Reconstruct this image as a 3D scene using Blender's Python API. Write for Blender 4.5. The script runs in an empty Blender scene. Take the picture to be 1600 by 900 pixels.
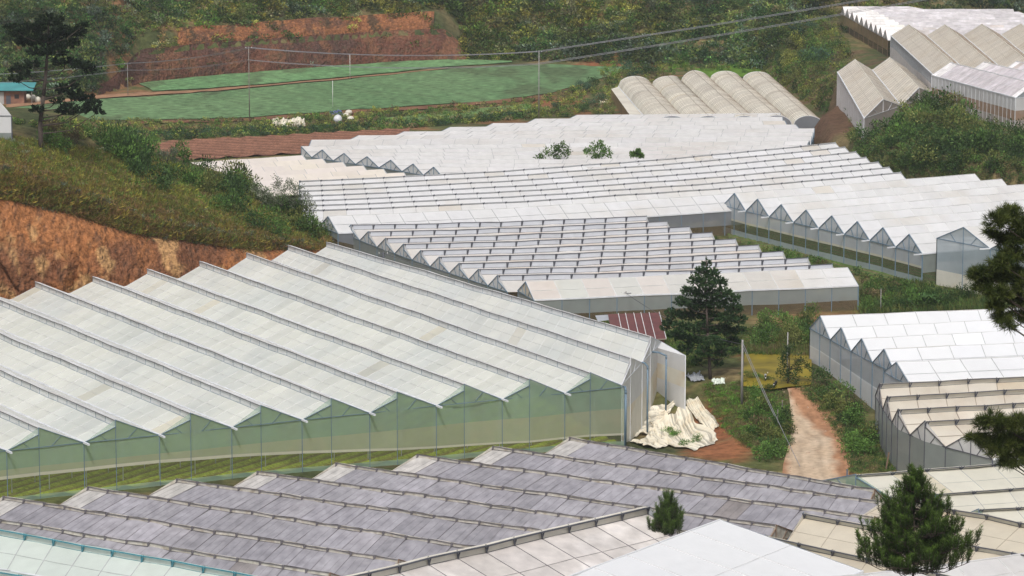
import bpy, math, random
import numpy as np
from mathutils import Vector
random.seed(7); RS = np.random.RandomState(11)
SC = bpy.context.scene; COL = SC.collection
R = math.radians
# ---------------------------------------------------------------- camera, sky, sun, exposure
CAMH, PITCH, FPX = 82.0, R(9.24), 4800.0
cam = bpy.data.cameras.new('camera'); camo = bpy.data.objects.new('camera', cam); COL.objects.link(camo)
camo.location = (0, 0, CAMH); camo.rotation_euler = (math.pi/2 - PITCH, 0, 0)
cam.sensor_width = 36; cam.lens = FPX/1600*36; cam.clip_start = 1; cam.clip_end = 20000
SC.camera = camo
SUN_EL, SUN_AZ = R(54), R(188)      # azimuth from +Y clockwise; high veiled sun behind the camera
w = bpy.data.worlds.new('World'); SC.world = w; w.use_nodes = True
nt = w.node_tree; bg = nt.nodes['Background']; sky = nt.nodes.new('ShaderNodeTexSky')
sky.sky_type = 'NISHITA'; sky.sun_disc = False; sky.sun_elevation = SUN_EL; sky.sun_rotation = SUN_AZ
sky.air_density = 1.0; sky.dust_density = 4.0; sky.ozone_density = 1.0
mixn = nt.nodes.new('ShaderNodeHueSaturation'); mixn.inputs['Saturation'].default_value = 0.38
nt.links.new(sky.outputs[0], mixn.inputs['Color']); nt.links.new(mixn.outputs[0], bg.inputs[0]); bg.inputs[1].default_value = 0.135
sl = bpy.data.lights.new('sun', 'SUN'); sl.energy = 2.1; sl.angle = R(7); sl.color = (1.0, .955, .89)
slo = bpy.data.objects.new('sun', sl); COL.objects.link(slo)
sd = Vector((math.sin(SUN_AZ)*math.cos(SUN_EL), math.cos(SUN_AZ)*math.cos(SUN_EL), math.sin(SUN_EL)))
slo.rotation_euler = sd.to_track_quat('Z', 'Y').to_euler(); slo.location = (150, -100, 300)
SC.view_settings.view_transform = 'Standard'; SC.view_settings.look = 'None'
SC.view_settings.exposure = 0.06; SC.view_settings.gamma = 1.0; SC.view_settings.use_curve_mapping = False
SC.cycles.max_bounces = 7; SC.cycles.transparent_max_bounces = 14; SC.cycles.diffuse_bounces = 3
SC.cycles.glossy_bounces = 2; SC.cycles.transmission_bounces = 4; SC.cycles.caustics_reflective = False; SC.cycles.caustics_refractive = False
# ---------------------------------------------------------------- pixel -> world
CP, SP = math.cos(PITCH), math.sin(PITCH)
def ray(px, py):
    dx = (px-800)/FPX; dy = -(py-450)/FPX
    return np.array([dx, CP + dy*SP, -SP + dy*CP])
def U(px, py, z=0.0):
    d = ray(px, py); return np.array([0, 0, CAMH]) + d*((z-CAMH)/d[2])
def UD(px, py, dist):
    d = ray(px, py); return np.array([0, 0, CAMH]) + d*(dist/d[1])
# ---------------------------------------------------------------- numpy noise
_perm = np.random.RandomState(5).rand(256, 256)
def vn(x, y):
    x = np.asarray(x, float); y = np.asarray(y, float)
    xi = np.floor(x).astype(int); yi = np.floor(y).astype(int); fx = x-xi; fy = y-yi
    fx = fx*fx*(3-2*fx); fy = fy*fy*(3-2*fy)
    g = lambda a, b: _perm[a & 255, b & 255]
    return (g(xi, yi)*(1-fx)+g(xi+1, yi)*fx)*(1-fy) + (g(xi, yi+1)*(1-fx)+g(xi+1, yi+1)*fx)*fy
def fbm(x, y, o=4):
    s = 0; a = .5; t = 0
    for k in range(o):
        s = s + a*vn(x*2**k+17.3*k, y*2**k-9.1*k); t += a; a *= .5
    return s/t
def S(a, b, v):
    t = np.clip((np.asarray(v, float)-a)/(b-a), 0, 1); return t*t*(3-2*t)
# ---------------------------------------------------------------- terrain height
_cb = [(-900, 545, 26), (-345, 488, 25), (-140, 462, 24), (0, 446, 22.5), (100, 436, 18.4), (200, 424, 13.2), (300, 409, 9.6), (390, 394, 6.8), (450, 383, 4.8), (510, 377, 2.6), (560, 372, 0.0)]
_cp = np.array([list(U(a, b, 6.8)[:2])+[h] for a, b, h in _cb])
CLX, CLY, CLH = _cp[:, 0], _cp[:, 1]+6.5, _cp[:, 2]
_bb = [(-500, 175), (0, 158), (150, 150), (212, 131), (300, 121), (400, 112), (500, 105), (600, 97), (700, 93), (850, 96), (985, 101), (1100, 107), (1195, 110)]
_bp = np.array([U(a, b, 0)[:2] for a, b in _bb])
BHX = np.append(_bp[:, 0], [84, 92, 300]); BHY = np.append(_bp[:, 1], [905, 1000, 1030])
_pr = np.array([(1400, 74), (891, 75), (762, 80), (714, 68), (690, 67), (670, 67), (652, 69), (638, 76), (628, 90), (616, 106), (604, 122), (560, 140), (520, 165), (400, 240), (0, 400)])[::-1]
_yf = np.array([(-400, 300), (-100, 338), (-58, 346), (14, 378), (30, 371), (38, 363), (80, 360), (400, 330)])
def T(x, y):
    x = np.asarray(x, float); y = np.asarray(y, float)
    # valley floor
    z = -(1.9+1.2*S(-45, 12, x))*(1-S(400, 430, y))*(1-.6*S(36, 60, x))
    z = z + (-4-z)*(1-S(0, 5, y-np.interp(x, _yf[:, 0], _yf[:, 1])))
    z = z-3.9*np.exp(-((x-21)/7.5)**2-((y-414)/15)**2)
    # foreground hill under the camera
    z = np.maximum(z, 80-.29*y)
    # left spur with a cut face
    yb = np.interp(x, CLX, CLY); h = np.interp(x, CLX, CLH); s = (y-yb)*.72
    prof = np.clip(s/5.0, 0, 1)*h + S(2, 40, s)*np.minimum(h*.4, 4.0)
    wd = np.interp(x, [-110, -75, -52, -36], [48, 46, 38, 14])
    z = z + prof*(1-S(wd, wd+28, s))
    # right plateau
    xr = np.interp(y, _pr[:, 0], _pr[:, 1]); s2 = x-xr
    p = np.clip(s2*1.5, 0, 6.8)+np.clip((s2-7)*.22, 0, 3.7)+(-2.6)*S(800, 850, y)*S(2, 10, s2)
    z = z + p*S(560, 600, y)*(1-S(990, 1030, y)*.0)
    # back hill
    yb2 = np.interp(x, BHX, BHY); s3 = y-yb2
    cut = S(-112, -104, x)*(1-S(-22, -12, x))
    hb = np.clip(s3*.42, 0, 60) + (fbm(x*.03, y*.03)-.5)*8*S(0, 25, s3)
    hc = np.clip((s3-.5)/4.5, 0, 1)*9.0 + np.clip((s3-8)/3, 0, 1)*4.0 + np.clip((s3-12)*.3, 0, 50)
    z = z + np.where(s3 > 0, hb*(1-cut)+hc*cut, 0)
    # far ranges
    z = z + S(1100, 2500, y)*90*fbm(x*.002+3, y*.002)
    z = z + (fbm(x*.12, y*.12)-.5)*.5
    return z
def Tz(x, y): return float(T(np.array([x]), np.array([y]))[0])
def GP(px, py):
    """point of the ground seen at a pixel"""
    d = ray(px, py); t = np.arange(150, 1500, 1.0)/d[1]
    X = d[0]*t; Y = d[1]*t; Z = CAMH+d[2]*t
    k = np.argmax(T(X, Y) >= Z); tt = np.linspace(t[max(k-1, 0)], t[k], 12)
    X = d[0]*tt; Y = d[1]*tt; Z = CAMH+d[2]*tt; k = np.argmax(T(X, Y) >= Z-1e-6)
    return np.array([X[k], Y[k], Tz(X[k], Y[k])])
# ---------------------------------------------------------------- materials
MATS = {}
def newmat(name):
    m = bpy.data.materials.new(name); m.use_nodes = True; m.node_tree.nodes.clear(); MATS[name] = m
    return m, m.node_tree.nodes, m.node_tree.links
def N(ns, t, **kw):
    n = ns.new(t)
    for k, v in kw.items(): setattr(n, k, v)
    return n
def colnode(ns, ln, base, usecol=True, var=.12, scale=.6, rnd=0.0, stain=None, stain_scale=.15, stain_amt=.5, stretch=(1, 1, 1)):
    """base colour x vertex colour x fine noise (+ stains of another colour)"""
    geo = N(ns, 'ShaderNodeTexCoord'); mp = N(ns, 'ShaderNodeMapping'); mp.inputs['Scale'].default_value = stretch
    ln.new(geo.outputs['Object'], mp.inputs[0])
    no = N(ns, 'ShaderNodeTexNoise'); no.inputs['Scale'].default_value = scale; no.inputs['Detail'].default_value = 5
    ln.new(mp.outputs[0], no.inputs[0])
    mr = N(ns, 'ShaderNodeMapRange'); mr.inputs[1].default_value = .3; mr.inputs[2].default_value = .7
    mr.inputs[3].default_value = 1-var; mr.inputs[4].default_value = 1+var; ln.new(no.outputs[0], mr.inputs[0])
    rgb = N(ns, 'ShaderNodeRGB'); rgb.outputs[0].default_value = (*base, 1)
    out = rgb.outputs[0]
    if stain:
        n2 = N(ns, 'ShaderNodeTexNoise'); n2.inputs['Scale'].default_value = stain_scale; n2.inputs['Detail'].default_value = 6
        ln.new(mp.outputs[0], n2.inputs[0])
        m2 = N(ns, 'ShaderNodeMapRange'); m2.inputs[1].default_value = .48; m2.inputs[2].default_value = .68; m2.inputs[4].default_value = stain_amt
        ln.new(n2.outputs[0], m2.inputs[0])
        mx = N(ns, 'ShaderNodeMixRGB'); ln.new(m2.outputs[0], mx.inputs[0]); ln.new(out, mx.inputs[1]); mx.inputs[2].default_value = (*stain, 1); out = mx.outputs[0]
    v = N(ns, 'ShaderNodeVectorMath', operation='SCALE'); ln.new(out, v.inputs[0]); ln.new(mr.outputs[0], v.inputs['Scale']); out = v.outputs[0]
    if usecol:
        a = N(ns, 'ShaderNodeAttribute'); a.attribute_name = 'Col'
        m = N(ns, 'ShaderNodeVectorMath', operation='MULTIPLY'); ln.new(out, m.inputs[0]); ln.new(a.outputs['Color'], m.inputs[1]); out = m.outputs[0]
    if rnd:
        oi = N(ns, 'ShaderNodeObjectInfo'); m3 = N(ns, 'ShaderNodeMapRange'); m3.inputs[3].default_value = 1-rnd; m3.inputs[4].default_value = 1+rnd
        ln.new(oi.outputs['Random'], m3.inputs[0]); v = N(ns, 'ShaderNodeVectorMath', operation='SCALE'); ln.new(out, v.inputs[0]); ln.new(m3.outputs[0], v.inputs['Scale']); out = v.outputs[0]
    return out, mp
def bump(ns, ln, mp, scale, strength, dist=.1, detail=6):
    no = N(ns, 'ShaderNodeTexNoise'); no.inputs['Scale'].default_value = scale; no.inputs['Detail'].default_value = detail
    ln.new(mp.outputs[0], no.inputs[0]); b = N(ns, 'ShaderNodeBump'); b.inputs['Strength'].default_value = strength; b.inputs['Distance'].default_value = dist
    ln.new(no.outputs[0], b.inputs['Height']); return b.outputs[0]
def solid(name, base, rough=.7, metal=0, usecol=False, bmp=None, **kw):
    m, ns, ln = newmat(name); o = N(ns, 'ShaderNodeOutputMaterial'); p = N(ns, 'ShaderNodeBsdfPrincipled')
    c, mp = colnode(ns, ln, base, usecol, **kw); ln.new(c, p.inputs['Base Color'])
    p.inputs['Roughness'].default_value = rough; p.inputs['Metallic'].default_value = metal
    if bmp: ln.new(bump(ns, ln, mp, *bmp), p.inputs['Normal'])
    ln.new(p.outputs[0], o.inputs[0]); return m
def film(name, base, trans=.08, transl=.3, gloss=.06, bmp=(1.2, .25, .15), **kw):
    """plastic sheet or net: diffuse + light passing through + see-through share"""
    m, ns, ln = newmat(name); o = N(ns, 'ShaderNodeOutputMaterial')
    kw.setdefault('var', .05); c, mp = colnode(ns, ln, base, True, **kw)
    nb = bump(ns, ln, mp, *bmp)
    d = N(ns, 'ShaderNodeBsdfDiffuse'); t = N(ns, 'ShaderNodeBsdfTranslucent'); g = N(ns, 'ShaderNodeBsdfGlossy'); g.inputs['Roughness'].default_value = .42
    g.inputs['Color'].default_value = (.9, .93, 1, 1)
    tr = N(ns, 'ShaderNodeBsdfTransparent')
    for s_ in (d, t): ln.new(c, s_.inputs[0])
    for s_ in (d, g): ln.new(nb, s_.inputs['Normal'])
    a = N(ns, 'ShaderNodeMixShader'); a.inputs[0].default_value = transl; ln.new(d.outputs[0], a.inputs[1]); ln.new(t.outputs[0], a.inputs[2])
    b = N(ns, 'ShaderNodeMixShader'); b.inputs[0].default_value = gloss; ln.new(a.outputs[0], b.inputs[1]); ln.new(g.outputs[0], b.inputs[2])
    e = N(ns, 'ShaderNodeMixShader'); e.inputs[0].default_value = trans; ln.new(b.outputs[0], e.inputs[1]); ln.new(tr.outputs[0], e.inputs[2])
    ln.new(e.outputs[0], o.inputs[0]); return m
def leafmat(name, base, rnd=.25, var=.2):
    m, ns, ln = newmat(name); o = N(ns, 'ShaderNodeOutputMaterial')
    c, mp = colnode(ns, ln, base, True, var=var, scale=.8, rnd=rnd)
    d = N(ns, 'ShaderNodeBsdfPrincipled'); d.inputs['Roughness'].default_value = .6; d.inputs['Specular IOR Level'].default_value = .25
    t = N(ns, 'ShaderNodeBsdfTranslucent'); ln.new(c, d.inputs['Base Color']); ln.new(c, t.inputs[0])
    a = N(ns, 'ShaderNodeMixShader'); a.inputs[0].default_value = .25; ln.new(d.outputs[0], a.inputs[1]); ln.new(t.outputs[0], a.inputs[2])
    ln.new(a.outputs[0], o.inputs[0]); return m
# films for roofs
film('film_pale_green', (.82, .83, .785), trans=.05, transl=.33, stain=(.66, .70, .70), stain_scale=.07, stain_amt=.6, scale=.25)
film('film_white', (.79, .79, .80), trans=.05, transl=.25, var=.04, stain=(.68, .64, .58), stain_scale=.09, stain_amt=.55, bmp=(.5, .5, .3))
film('film_fresh', (.84, .85, .87), trans=.03, transl=.2, var=.02, gloss=.09)
film('film_grey_white', (.71, .70, .70), trans=.05, transl=.25, var=.06, stain=(.62, .57, .52), stain_scale=.05)
film('film_rosy', (.70, .675, .645), trans=.05, transl=.25, stain=(.72, .62, .54), stain_scale=.12, stain_amt=.6)
film('film_peach', (.80, .73, .68), trans=.04, transl=.25, stain=(.80, .74, .60), stain_scale=.09)
film('film_beige', (.72, .665, .575), trans=.04, transl=.25, stain=(.56, .47, .37), stain_scale=.2, stain_amt=.5)
film('film_sand', (.84, .80, .70), trans=.04, transl=.25, stain=(.64, .58, .49), stain_scale=.12, stain_amt=.5)
film('film_cream', (.76, .735, .635), trans=.05, transl=.25, stain=(.66, .64, .54), stain_scale=.15)
film('film_aqua', (.70, .77, .72), trans=.06, transl=.25)
film('film_old', (.30, .29, .318), trans=.02, transl=.1, gloss=.07, var=.22, scale=.9, stain=(.37, .35, .38), stain_scale=.12, stain_amt=.5, stretch=(1, 1, 1), bmp=(2.5, .4, .15))
film('film_lilac', (.60, .575, .58), trans=.04, transl=.2, var=.15, stain=(.76, .74, .76), stain_scale=.25, stain_amt=.9)
film('film_dirty', (.70, .66, .58), trans=.04, transl=.2, var=.15, scale=1.5, stain=(.36, .28, .18), stain_scale=1.2, stain_amt=.6)
# nets for walls
film('net_white', (.84, .84, .85), trans=.14, transl=.4, gloss=.03)
film('net_vent', (.88, .89, .91), trans=.05, transl=.35, gloss=.04)
film('net_vent_blue', (.74, .77, .84), trans=.04, transl=.3, gloss=.05)
film('net_green', (.46, .65, .50), trans=.44, transl=.4, gloss=.02, stain=(.45, .55, .45), stain_scale=.2)
film('net_clear', (.46, .52, .32), trans=.80, transl=.5, gloss=.02)
film('net_hazy', (.62, .68, .50), trans=.42, transl=.4, gloss=.02, stain=(.62, .58, .44), stain_scale=.3)
film('net_band', (.74, .72, .60), trans=.15, transl=.4, gloss=.02)
film('net_blue', (.56, .65, .71), trans=.42, transl=.4, gloss=.03)
film('net_grey', (.50, .55, .55), trans=.38, transl=.4, gloss=.02)
film('net_brown', (.22, .17, .11), trans=.4, transl=.3, gloss=.01, stain=(.12, .12, .08), stain_scale=.3)
film('net_pink', (.60, .53, .50), trans=.18, transl=.35, gloss=.02, stain=(.55, .44, .38), stain_scale=.4)
film('net_rust', (.50, .34, .25), trans=.2, transl=.3, gloss=.01, stain=(.56, .48, .42), stain_scale=.4)
film('net_amber', (.40, .30, .18), trans=.25, transl=.3, gloss=.01, stain=(.25, .22, .12), stain_scale=.4)
film('net_pale', (.74, .78, .84), trans=.30, transl=.45, gloss=.03)
film('net_dark', (.30, .32, .36), trans=.3, transl=.3, gloss=.02)
film('net_cream', (.86, .83, .74), trans=.07, transl=.4, gloss=.03, stain=(.72, .58, .40), stain_scale=.25, stain_amt=.6)
film('tarp_white', (.66, .63, .54), trans=0, transl=.1, gloss=.03, stain=(.52, .44, .32), stain_scale=.6, stain_amt=.7)
solid('galvanised', (.50, .52, .55), rough=.45, metal=.6)
solid('pipe_light', (.72, .74, .78), rough=.5, metal=.1)
solid('pipe_dark', (.075, .08, .10), rough=.6)
solid('pipe_blue', (.13, .20, .27), rough=.5)
solid('pipe_rust', (.20, .13, .09), rough=.7)
solid('pipe_teal', (.05, .22, .28), rough=.5)
solid('raft_grey', (.42, .43, .44), rough=.6)
solid('raft_light', (.62, .62, .62), rough=.6)
solid('raft_brown', (.30, .25, .20), rough=.7)
solid('raft_dark', (.15, .14, .15), rough=.7)
solid('concrete_pole', (.30, .29, .28), rough=.8)
solid('wood_pole', (.22, .20, .18), rough=.85, stretch=(1, 1, .15), scale=6, var=.3)
solid('white_paint', (.8, .8, .78), rough=.5)
solid('wire', (.24, .24, .26), rough=.5, metal=.2)
solid('wire_dark', (.08, .08, .09), rough=.5)
solid('bark', (.060, .045, .036), rough=.9, bmp=(6, .8, .05), scale=4, var=.35)
solid('red_sheet', (.14, .035, .032), rough=.55, stain=(.17, .07, .045), stain_scale=.9, var=.2, bmp=(3, .3, .05))
solid('sheet_metal', (.45, .47, .50), rough=.4, metal=.3)
solid('teal_sheet', (.06, .26, .27), rough=.5)
solid('brick_wall', (.24, .12, .08), rough=.9, var=.3)
solid('plaster', (.45, .43, .42), rough=.9)
solid('dark_plastic', (.02, .02, .024), rough=.35)
solid('rubber', (.02, .02, .02), rough=.8)
solid('chrome', (.6, .6, .6), rough=.25, metal=.9)
solid('blue_cloth', (.10, .12, .28), rough=.8)
solid('tank_plastic', (.62, .63, .66), rough=.4)
# grounds
def groundmat(name, rough=.95, sc=.8, bs=(2.0, .9, .35), gv=.35):
    m, ns, ln = newmat(name); o = N(ns, 'ShaderNodeOutputMaterial'); p = N(ns, 'ShaderNodeBsdfPrincipled'); p.inputs['Roughness'].default_value = rough
    p.inputs['Specular IOR Level'].default_value = .15
    c, mp = colnode(ns, ln, (1, 1, 1), True, var=gv, scale=sc); ln.new(c, p.inputs['Base Color']); ln.new(bump(ns, ln, mp, *bs), p.inputs['Normal'])
    ln.new(p.outputs[0], o.inputs[0]); return m
groundmat('earth'); groundmat('road_dirt', sc=1.5, bs=(3, .5, .08), gv=.16); groundmat('cliff_soil', sc=1.6, bs=(1.1, 1.0, 1.3)); groundmat('crop', sc=2.2, bs=(3, 1, .3)); groundmat('onion', sc=.45, bs=(1.2, 1, .8), gv=.38)
m_, ns, ln = newmat('pond_water'); o = N(ns, 'ShaderNodeOutputMaterial'); p = N(ns, 'ShaderNodeBsdfPrincipled')
c, mp = colnode(ns, ln, (.20, .155, .012), False, var=.4, scale=.3); ln.new(c, p.inputs['Base Color']); p.inputs['Roughness'].default_value = .55; p.inputs['Specular IOR Level'].default_value = .2; ln.new(bump(ns, ln, mp, 3, .1, .05), p.inputs['Normal']); ln.new(p.outputs[0], o.inputs[0])
leafmat('leaf', (1, 1, 1)); leafmat('needle', (1, 1, 1), rnd=.1)
# ---------------------------------------------------------------- objects
WLOC = {}
def label(o, lab=None, cat=None, group=None, kind=None):
    if lab: o['label'] = lab
    if cat: o['category'] = cat
    if group: o['group'] = group
    if kind: o['kind'] = kind
    return o
def thing(name, lab, cat, loc, group=None):
    o = bpy.data.objects.new(name, None); COL.objects.link(o); o.location = tuple(loc); o.empty_display_size = 1
    WLOC[o.name] = np.array(loc, float); return label(o, lab, cat, group)
def mk(name, V, F, mat, parent=None, col=None, smooth=False, loc=None):
    V = np.asarray(V, np.float64)
    off = WLOC[parent.name] if parent is not None else (np.array(loc, float) if loc is not None else np.zeros(3))
    me = bpy.data.meshes.new(name); V = V-off
    if isinstance(F, np.ndarray):
        nf, k = F.shape; me.vertices.add(len(V)); me.vertices.foreach_set('co', V.ravel()); me.loops.add(nf*k); me.loops.foreach_set('vertex_index', F.ravel().astype(np.int32))
        me.polygons.add(nf); me.polygons.foreach_set('loop_start', np.arange(0, nf*k, k, dtype=np.int32)); me.polygons.foreach_set('loop_total', np.full(nf, k, np.int32)); me.update(calc_edges=True)
    else:
        me.from_pydata(V.tolist(), [], F)
    if col is None: c = np.ones((len(V), 4))
    else:
        c = np.ones((len(V), 4)); c[:, :3] = np.asarray(col)[:, :3]
    a = me.color_attributes.new('Col', 'FLOAT_COLOR', 'POINT'); a.data.foreach_set('color', c.ravel().astype(np.float32))
    if smooth: me.polygons.foreach_set('use_smooth', np.ones(len(me.polygons), bool))
    me.materials.append(MATS[mat]); o = bpy.data.objects.new(name, me); COL.objects.link(o)
    if parent is not None: o.parent = parent; WLOC[o.name] = off
    elif loc is not None: o.location = tuple(loc); WLOC[o.name] = off
    else: WLOC[o.name] = off
    return o
class MB:
    def __init__(s): s.v = []; s.f = []; s.c = []
    def add(s, V, F, col=(1, 1, 1)):
        n = len(s.v)
        for p in V: s.v.append(tuple(map(float, p))); s.c.append(col)
        for f in F: s.f.append([i+n for i in f])
    def quad(s, a, b, c, d, col=(1, 1, 1)): s.add([a, b, c, d], [[0, 1, 2, 3]], col)
    def bar(s, a, b, r, col=(1, 1, 1), r2=None, n=4):
        a = np.array(a, float); b = np.array(b, float); d = b-a; L = np.linalg.norm(d)
        if L < 1e-6: return
        d /= L; u = np.cross(d, [0, 0, 1.0])
        if np.linalg.norm(u) < 1e-3: u = np.array([1.0, 0, 0])
        u /= np.linalg.norm(u); v = np.cross(d, u); r2 = r if r2 is None else r2
        V = []; ph = math.pi/4 if n == 4 else 0
        for P, rr in ((a, r), (b, r2)):
            for k in range(n):
                t = 2*math.pi*k/n+ph; V.append(P+(u*math.cos(t)+v*math.sin(t))*rr*(1.414 if n == 4 else 1))
        F = [[k, (k+1) % n, n+(k+1) % n, n+k] for k in range(n)]+[list(range(n))[::-1], list(range(n, 2*n))]
        s.add(V, F, col)
    def tube(s, pts, r, n=6, col=(1, 1, 1), r2=None):
        m = len(pts)
        for k in range(m-1):
            ra = r if r2 is None else r+(r2-r)*k/(m-1); rb = r if r2 is None else r+(r2-r)*(k+1)/(m-1)
            s.bar(pts[k], pts[k+1], ra, col, rb, n)
    def box(s, lo, hi, col=(1, 1, 1)):
        (x0, y0, z0), (x1, y1, z1) = lo, hi
        s.add([(x0, y0, z0), (x1, y0, z0), (x1, y1, z0), (x0, y1, z0), (x0, y0, z1), (x1, y0, z1), (x1, y1, z1), (x0, y1, z1)],
              [[0, 3, 2, 1], [4, 5, 6, 7], [0, 1, 5, 4], [1, 2, 6, 5], [2, 3, 7, 6], [3, 0, 4, 7]], col)
    def build(s, name, mat, parent=None, smooth=False, loc=None):
        if not s.v: return None
        return mk(name, s.v, s.f, mat, parent, s.c, smooth, loc)
# ================================================================ GROUND
def axis(parts):
    out = []
    for a, b, st in parts: out += list(np.arange(a, b, st))
    return np.array(out+[parts[-1][1]])
xs = axis([(-3200, -600, 100), (-600, -180, 12), (-180, -115, 3), (-115, 130, 1.25), (130, 200, 3), (200, 600, 12), (600, 3200, 100)])
ys = axis([(-200, 150, 14), (150, 300, 5), (300, 430, 1.3), (430, 560, 1.2), (560, 980, 2.2), (980, 1120, 5), (1120, 1600, 20), (1600, 6000, 110)])
X, Y = np.meshgrid(xs, ys); Z = T(X, Y)
Z -= .05
n1, n2 = X.shape
V = np.stack([X.ravel(), Y.ravel(), Z.ravel()], 1)
ii = np.arange(n1-1)[:, None]*n2+np.arange(n2-1)[None, :]
F = np.stack([ii, ii+1, ii+n2+1, ii+n2], -1).reshape(-1, 4)
def gcol(x, y):
    a = fbm(x*.05, y*.05); b = fbm(x*.22+50, y*.22, 3); c = fbm(x*.9, y*.9+20, 3)
    green = np.array([.075, .085, .030]); dark = np.array([.035, .045, .020]); straw = np.array([.15, .115, .055]); red = np.array([.22, .085, .040])
    t = S(.38, .62, b)[..., None]; col = green*(1-t)+straw*t
    t = S(.45, .7, a)[..., None]*.7; col = col*(1-t)+dark*t
    m = np.zeros_like(x)
    def blob(px, py, rx, ry, amt=1.0):
        nonlocal m
        p = U(px, py, 0); m = np.maximum(m, amt*(1-S(.6, 1.3, np.hypot((x-p[0])/rx, (y-p[1])/ry)+(c-.5)*.9)))
    blob(1118, 622, 3.5, 9); blob(1160, 655, 3, 8, .7); blob(1125, 660, 5, 9, .9); blob(1305, 690, 3, 10); blob(1310, 640, 2, 8, .8)
    blob(1210, 545, 6, 10, .8); blob(960, 103, 12, 20, .9); blob(840, 160, 16, 8, .8); blob(1390, 500, 20, 10, .4)
    # soil slope under the beige greenhouses on the right hill
    m = np.maximum(m, .8*S(66, 70, x)*(1-S(80, 86, x))*S(668, 680, y)*(1-S(740, 752, y)))
    m = np.maximum(m, .5*S(.5, .62, b)*S(700, 720, y)*(1-S(885, 900, y)))
    brown = np.array([.10, .052, .036]); rr = np.where((y[..., None] > 660) & (x[..., None] > 60), brown, red)
    m = m[..., None]; col = col*(1-m)+rr*m
    return col*(.9+.6*c[..., None])
ground = mk('ground', V, F, 'earth', None, gcol(X, Y).reshape(-1, 3), smooth=True); ground['kind'] = 'structure'
# cut faces
def face(name, xa, xb, step, basef, topf, bands, gully, lab, slant=0.0):
    nx = int((xb-xa)/step)+1; xx = np.linspace(xa, xb, nx); nh = 46
    V = np.zeros((nh, nx, 3)); C = np.zeros((nh, nx, 3))
    for j in range(nh):
        v = j/(nh-1); bx, by, bz = basef(xx); tx, ty, tz = topf(xx)
        H = np.maximum(tz-bz, .2)
        px_ = bx+(tx-bx)*v; py_ = by+(ty-by)*v; pz = bz+(tz-bz)*v
        xq = xx-slant*.35*(1-v)*H+9*fbm(xx*.06, v*H*.07+5, 3)+3*fbm(xx*.25, v*H*.2, 3)
        g = (1-np.abs(2*fbm(xq*.13, v*H*.05+3, 3)-1))*gully[0]*1.3+fbm(xq*.5, v*H*.2, 3)*1.2; g2 = (np.abs(fbm(xq*.62, v*H*.10, 3)-.5))*gully[1]; g3 = (fbm(xx*1.1+v*2, v*H*.8+9, 4)-.5)*1.1*min(1, gully[1]/4)
        env = math.sin(math.pi*min(v*1.15+.05, 1))**.5*S(.3, 3, H)
        py_ = py_-(g+g2+g3-.3)*env*.9-.6*S(0, 1, H)+.6*v
        V[j] = np.stack([px_, py_, pz], 1)
        n1_ = fbm((xx-.5*(1-v)*H)*.11+40, v*H*.12, 5); n2_ = fbm((xx-.3*(1-v)*H)*.30+9, v*H*.22+30, 5); n3_ = fbm(xx*2.2+v*6, v*H*.9, 3)
        a, b, c, d = bands
        t = S(.42, .58, n1_)[:, None]; k = a*(1-t)+b*t; t = (S(.52, .62, n2_)*.9)[:, None]; k = k*(1-t)+c*t; t = (S(.56, .75, n3_)*.7)[:, None]; k = k*(1-t)+d*t
        C[j] = k*(.7+.6*n3_[:, None])
    ii = np.arange(nh-1)[:, None]*nx+np.arange(nx-1)[None, :]
    F = np.stack([ii, ii+1, ii+nx+1, ii+nx], -1).reshape(-1, 4)
    o = mk(name, V.reshape(-1, 3), F, 'cliff_soil', None, C.reshape(-1, 3), smooth=True); o['kind'] = 'structure'; return o
def lb(x): yb = np.interp(x, CLX, CLY)-.6; return x, yb, np.full_like(x, -.6)
def lt(x):
    yb = np.interp(x, CLX, CLY); s = 7.4; y = yb+s; return x, y, T(x, y)+.15
face('cliff', -125, CLX[-2], .3, lb, lt, (np.array([.37, .155, .062]), np.array([.22, .095, .048]), np.array([.50, .29, .13]), np.array([.10, .055, .036])), (3.6, 5.2), '', slant=1.6)
def bb_(x): return x, np.interp(x, BHX, BHY)-.4, np.full_like(x, -.3)
def bt_(x):
    y = np.interp(x, BHX, BHY)+5.6; return x, y, T(x, y)+.1
face('red_bank', -112, -14, .6, bb_, bt_, (np.array([.155, .068, .045]), np.array([.105, .056, .044]), np.array([.20, .095, .055]), np.array([.07, .055, .035])), (1.2, 1.6), '')
def bb2(x): return x, np.interp(x, BHX, BHY)+7.0, T(x, np.interp(x, BHX, BHY)+7.0)-.2
def bt2(x):
    y = np.interp(x, BHX, BHY)+12.2; return x, y, T(x, y)+.1+1.2*fbm(x*.1, x*0)
face('upper_red_bank', -96, -24, .6, bb2, bt2, (np.array([.27, .115, .055]), np.array([.15, .075, .048]), np.array([.09, .06, .035]), np.array([.34, .15, .06])), (1.2, 1.8), '')
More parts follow.
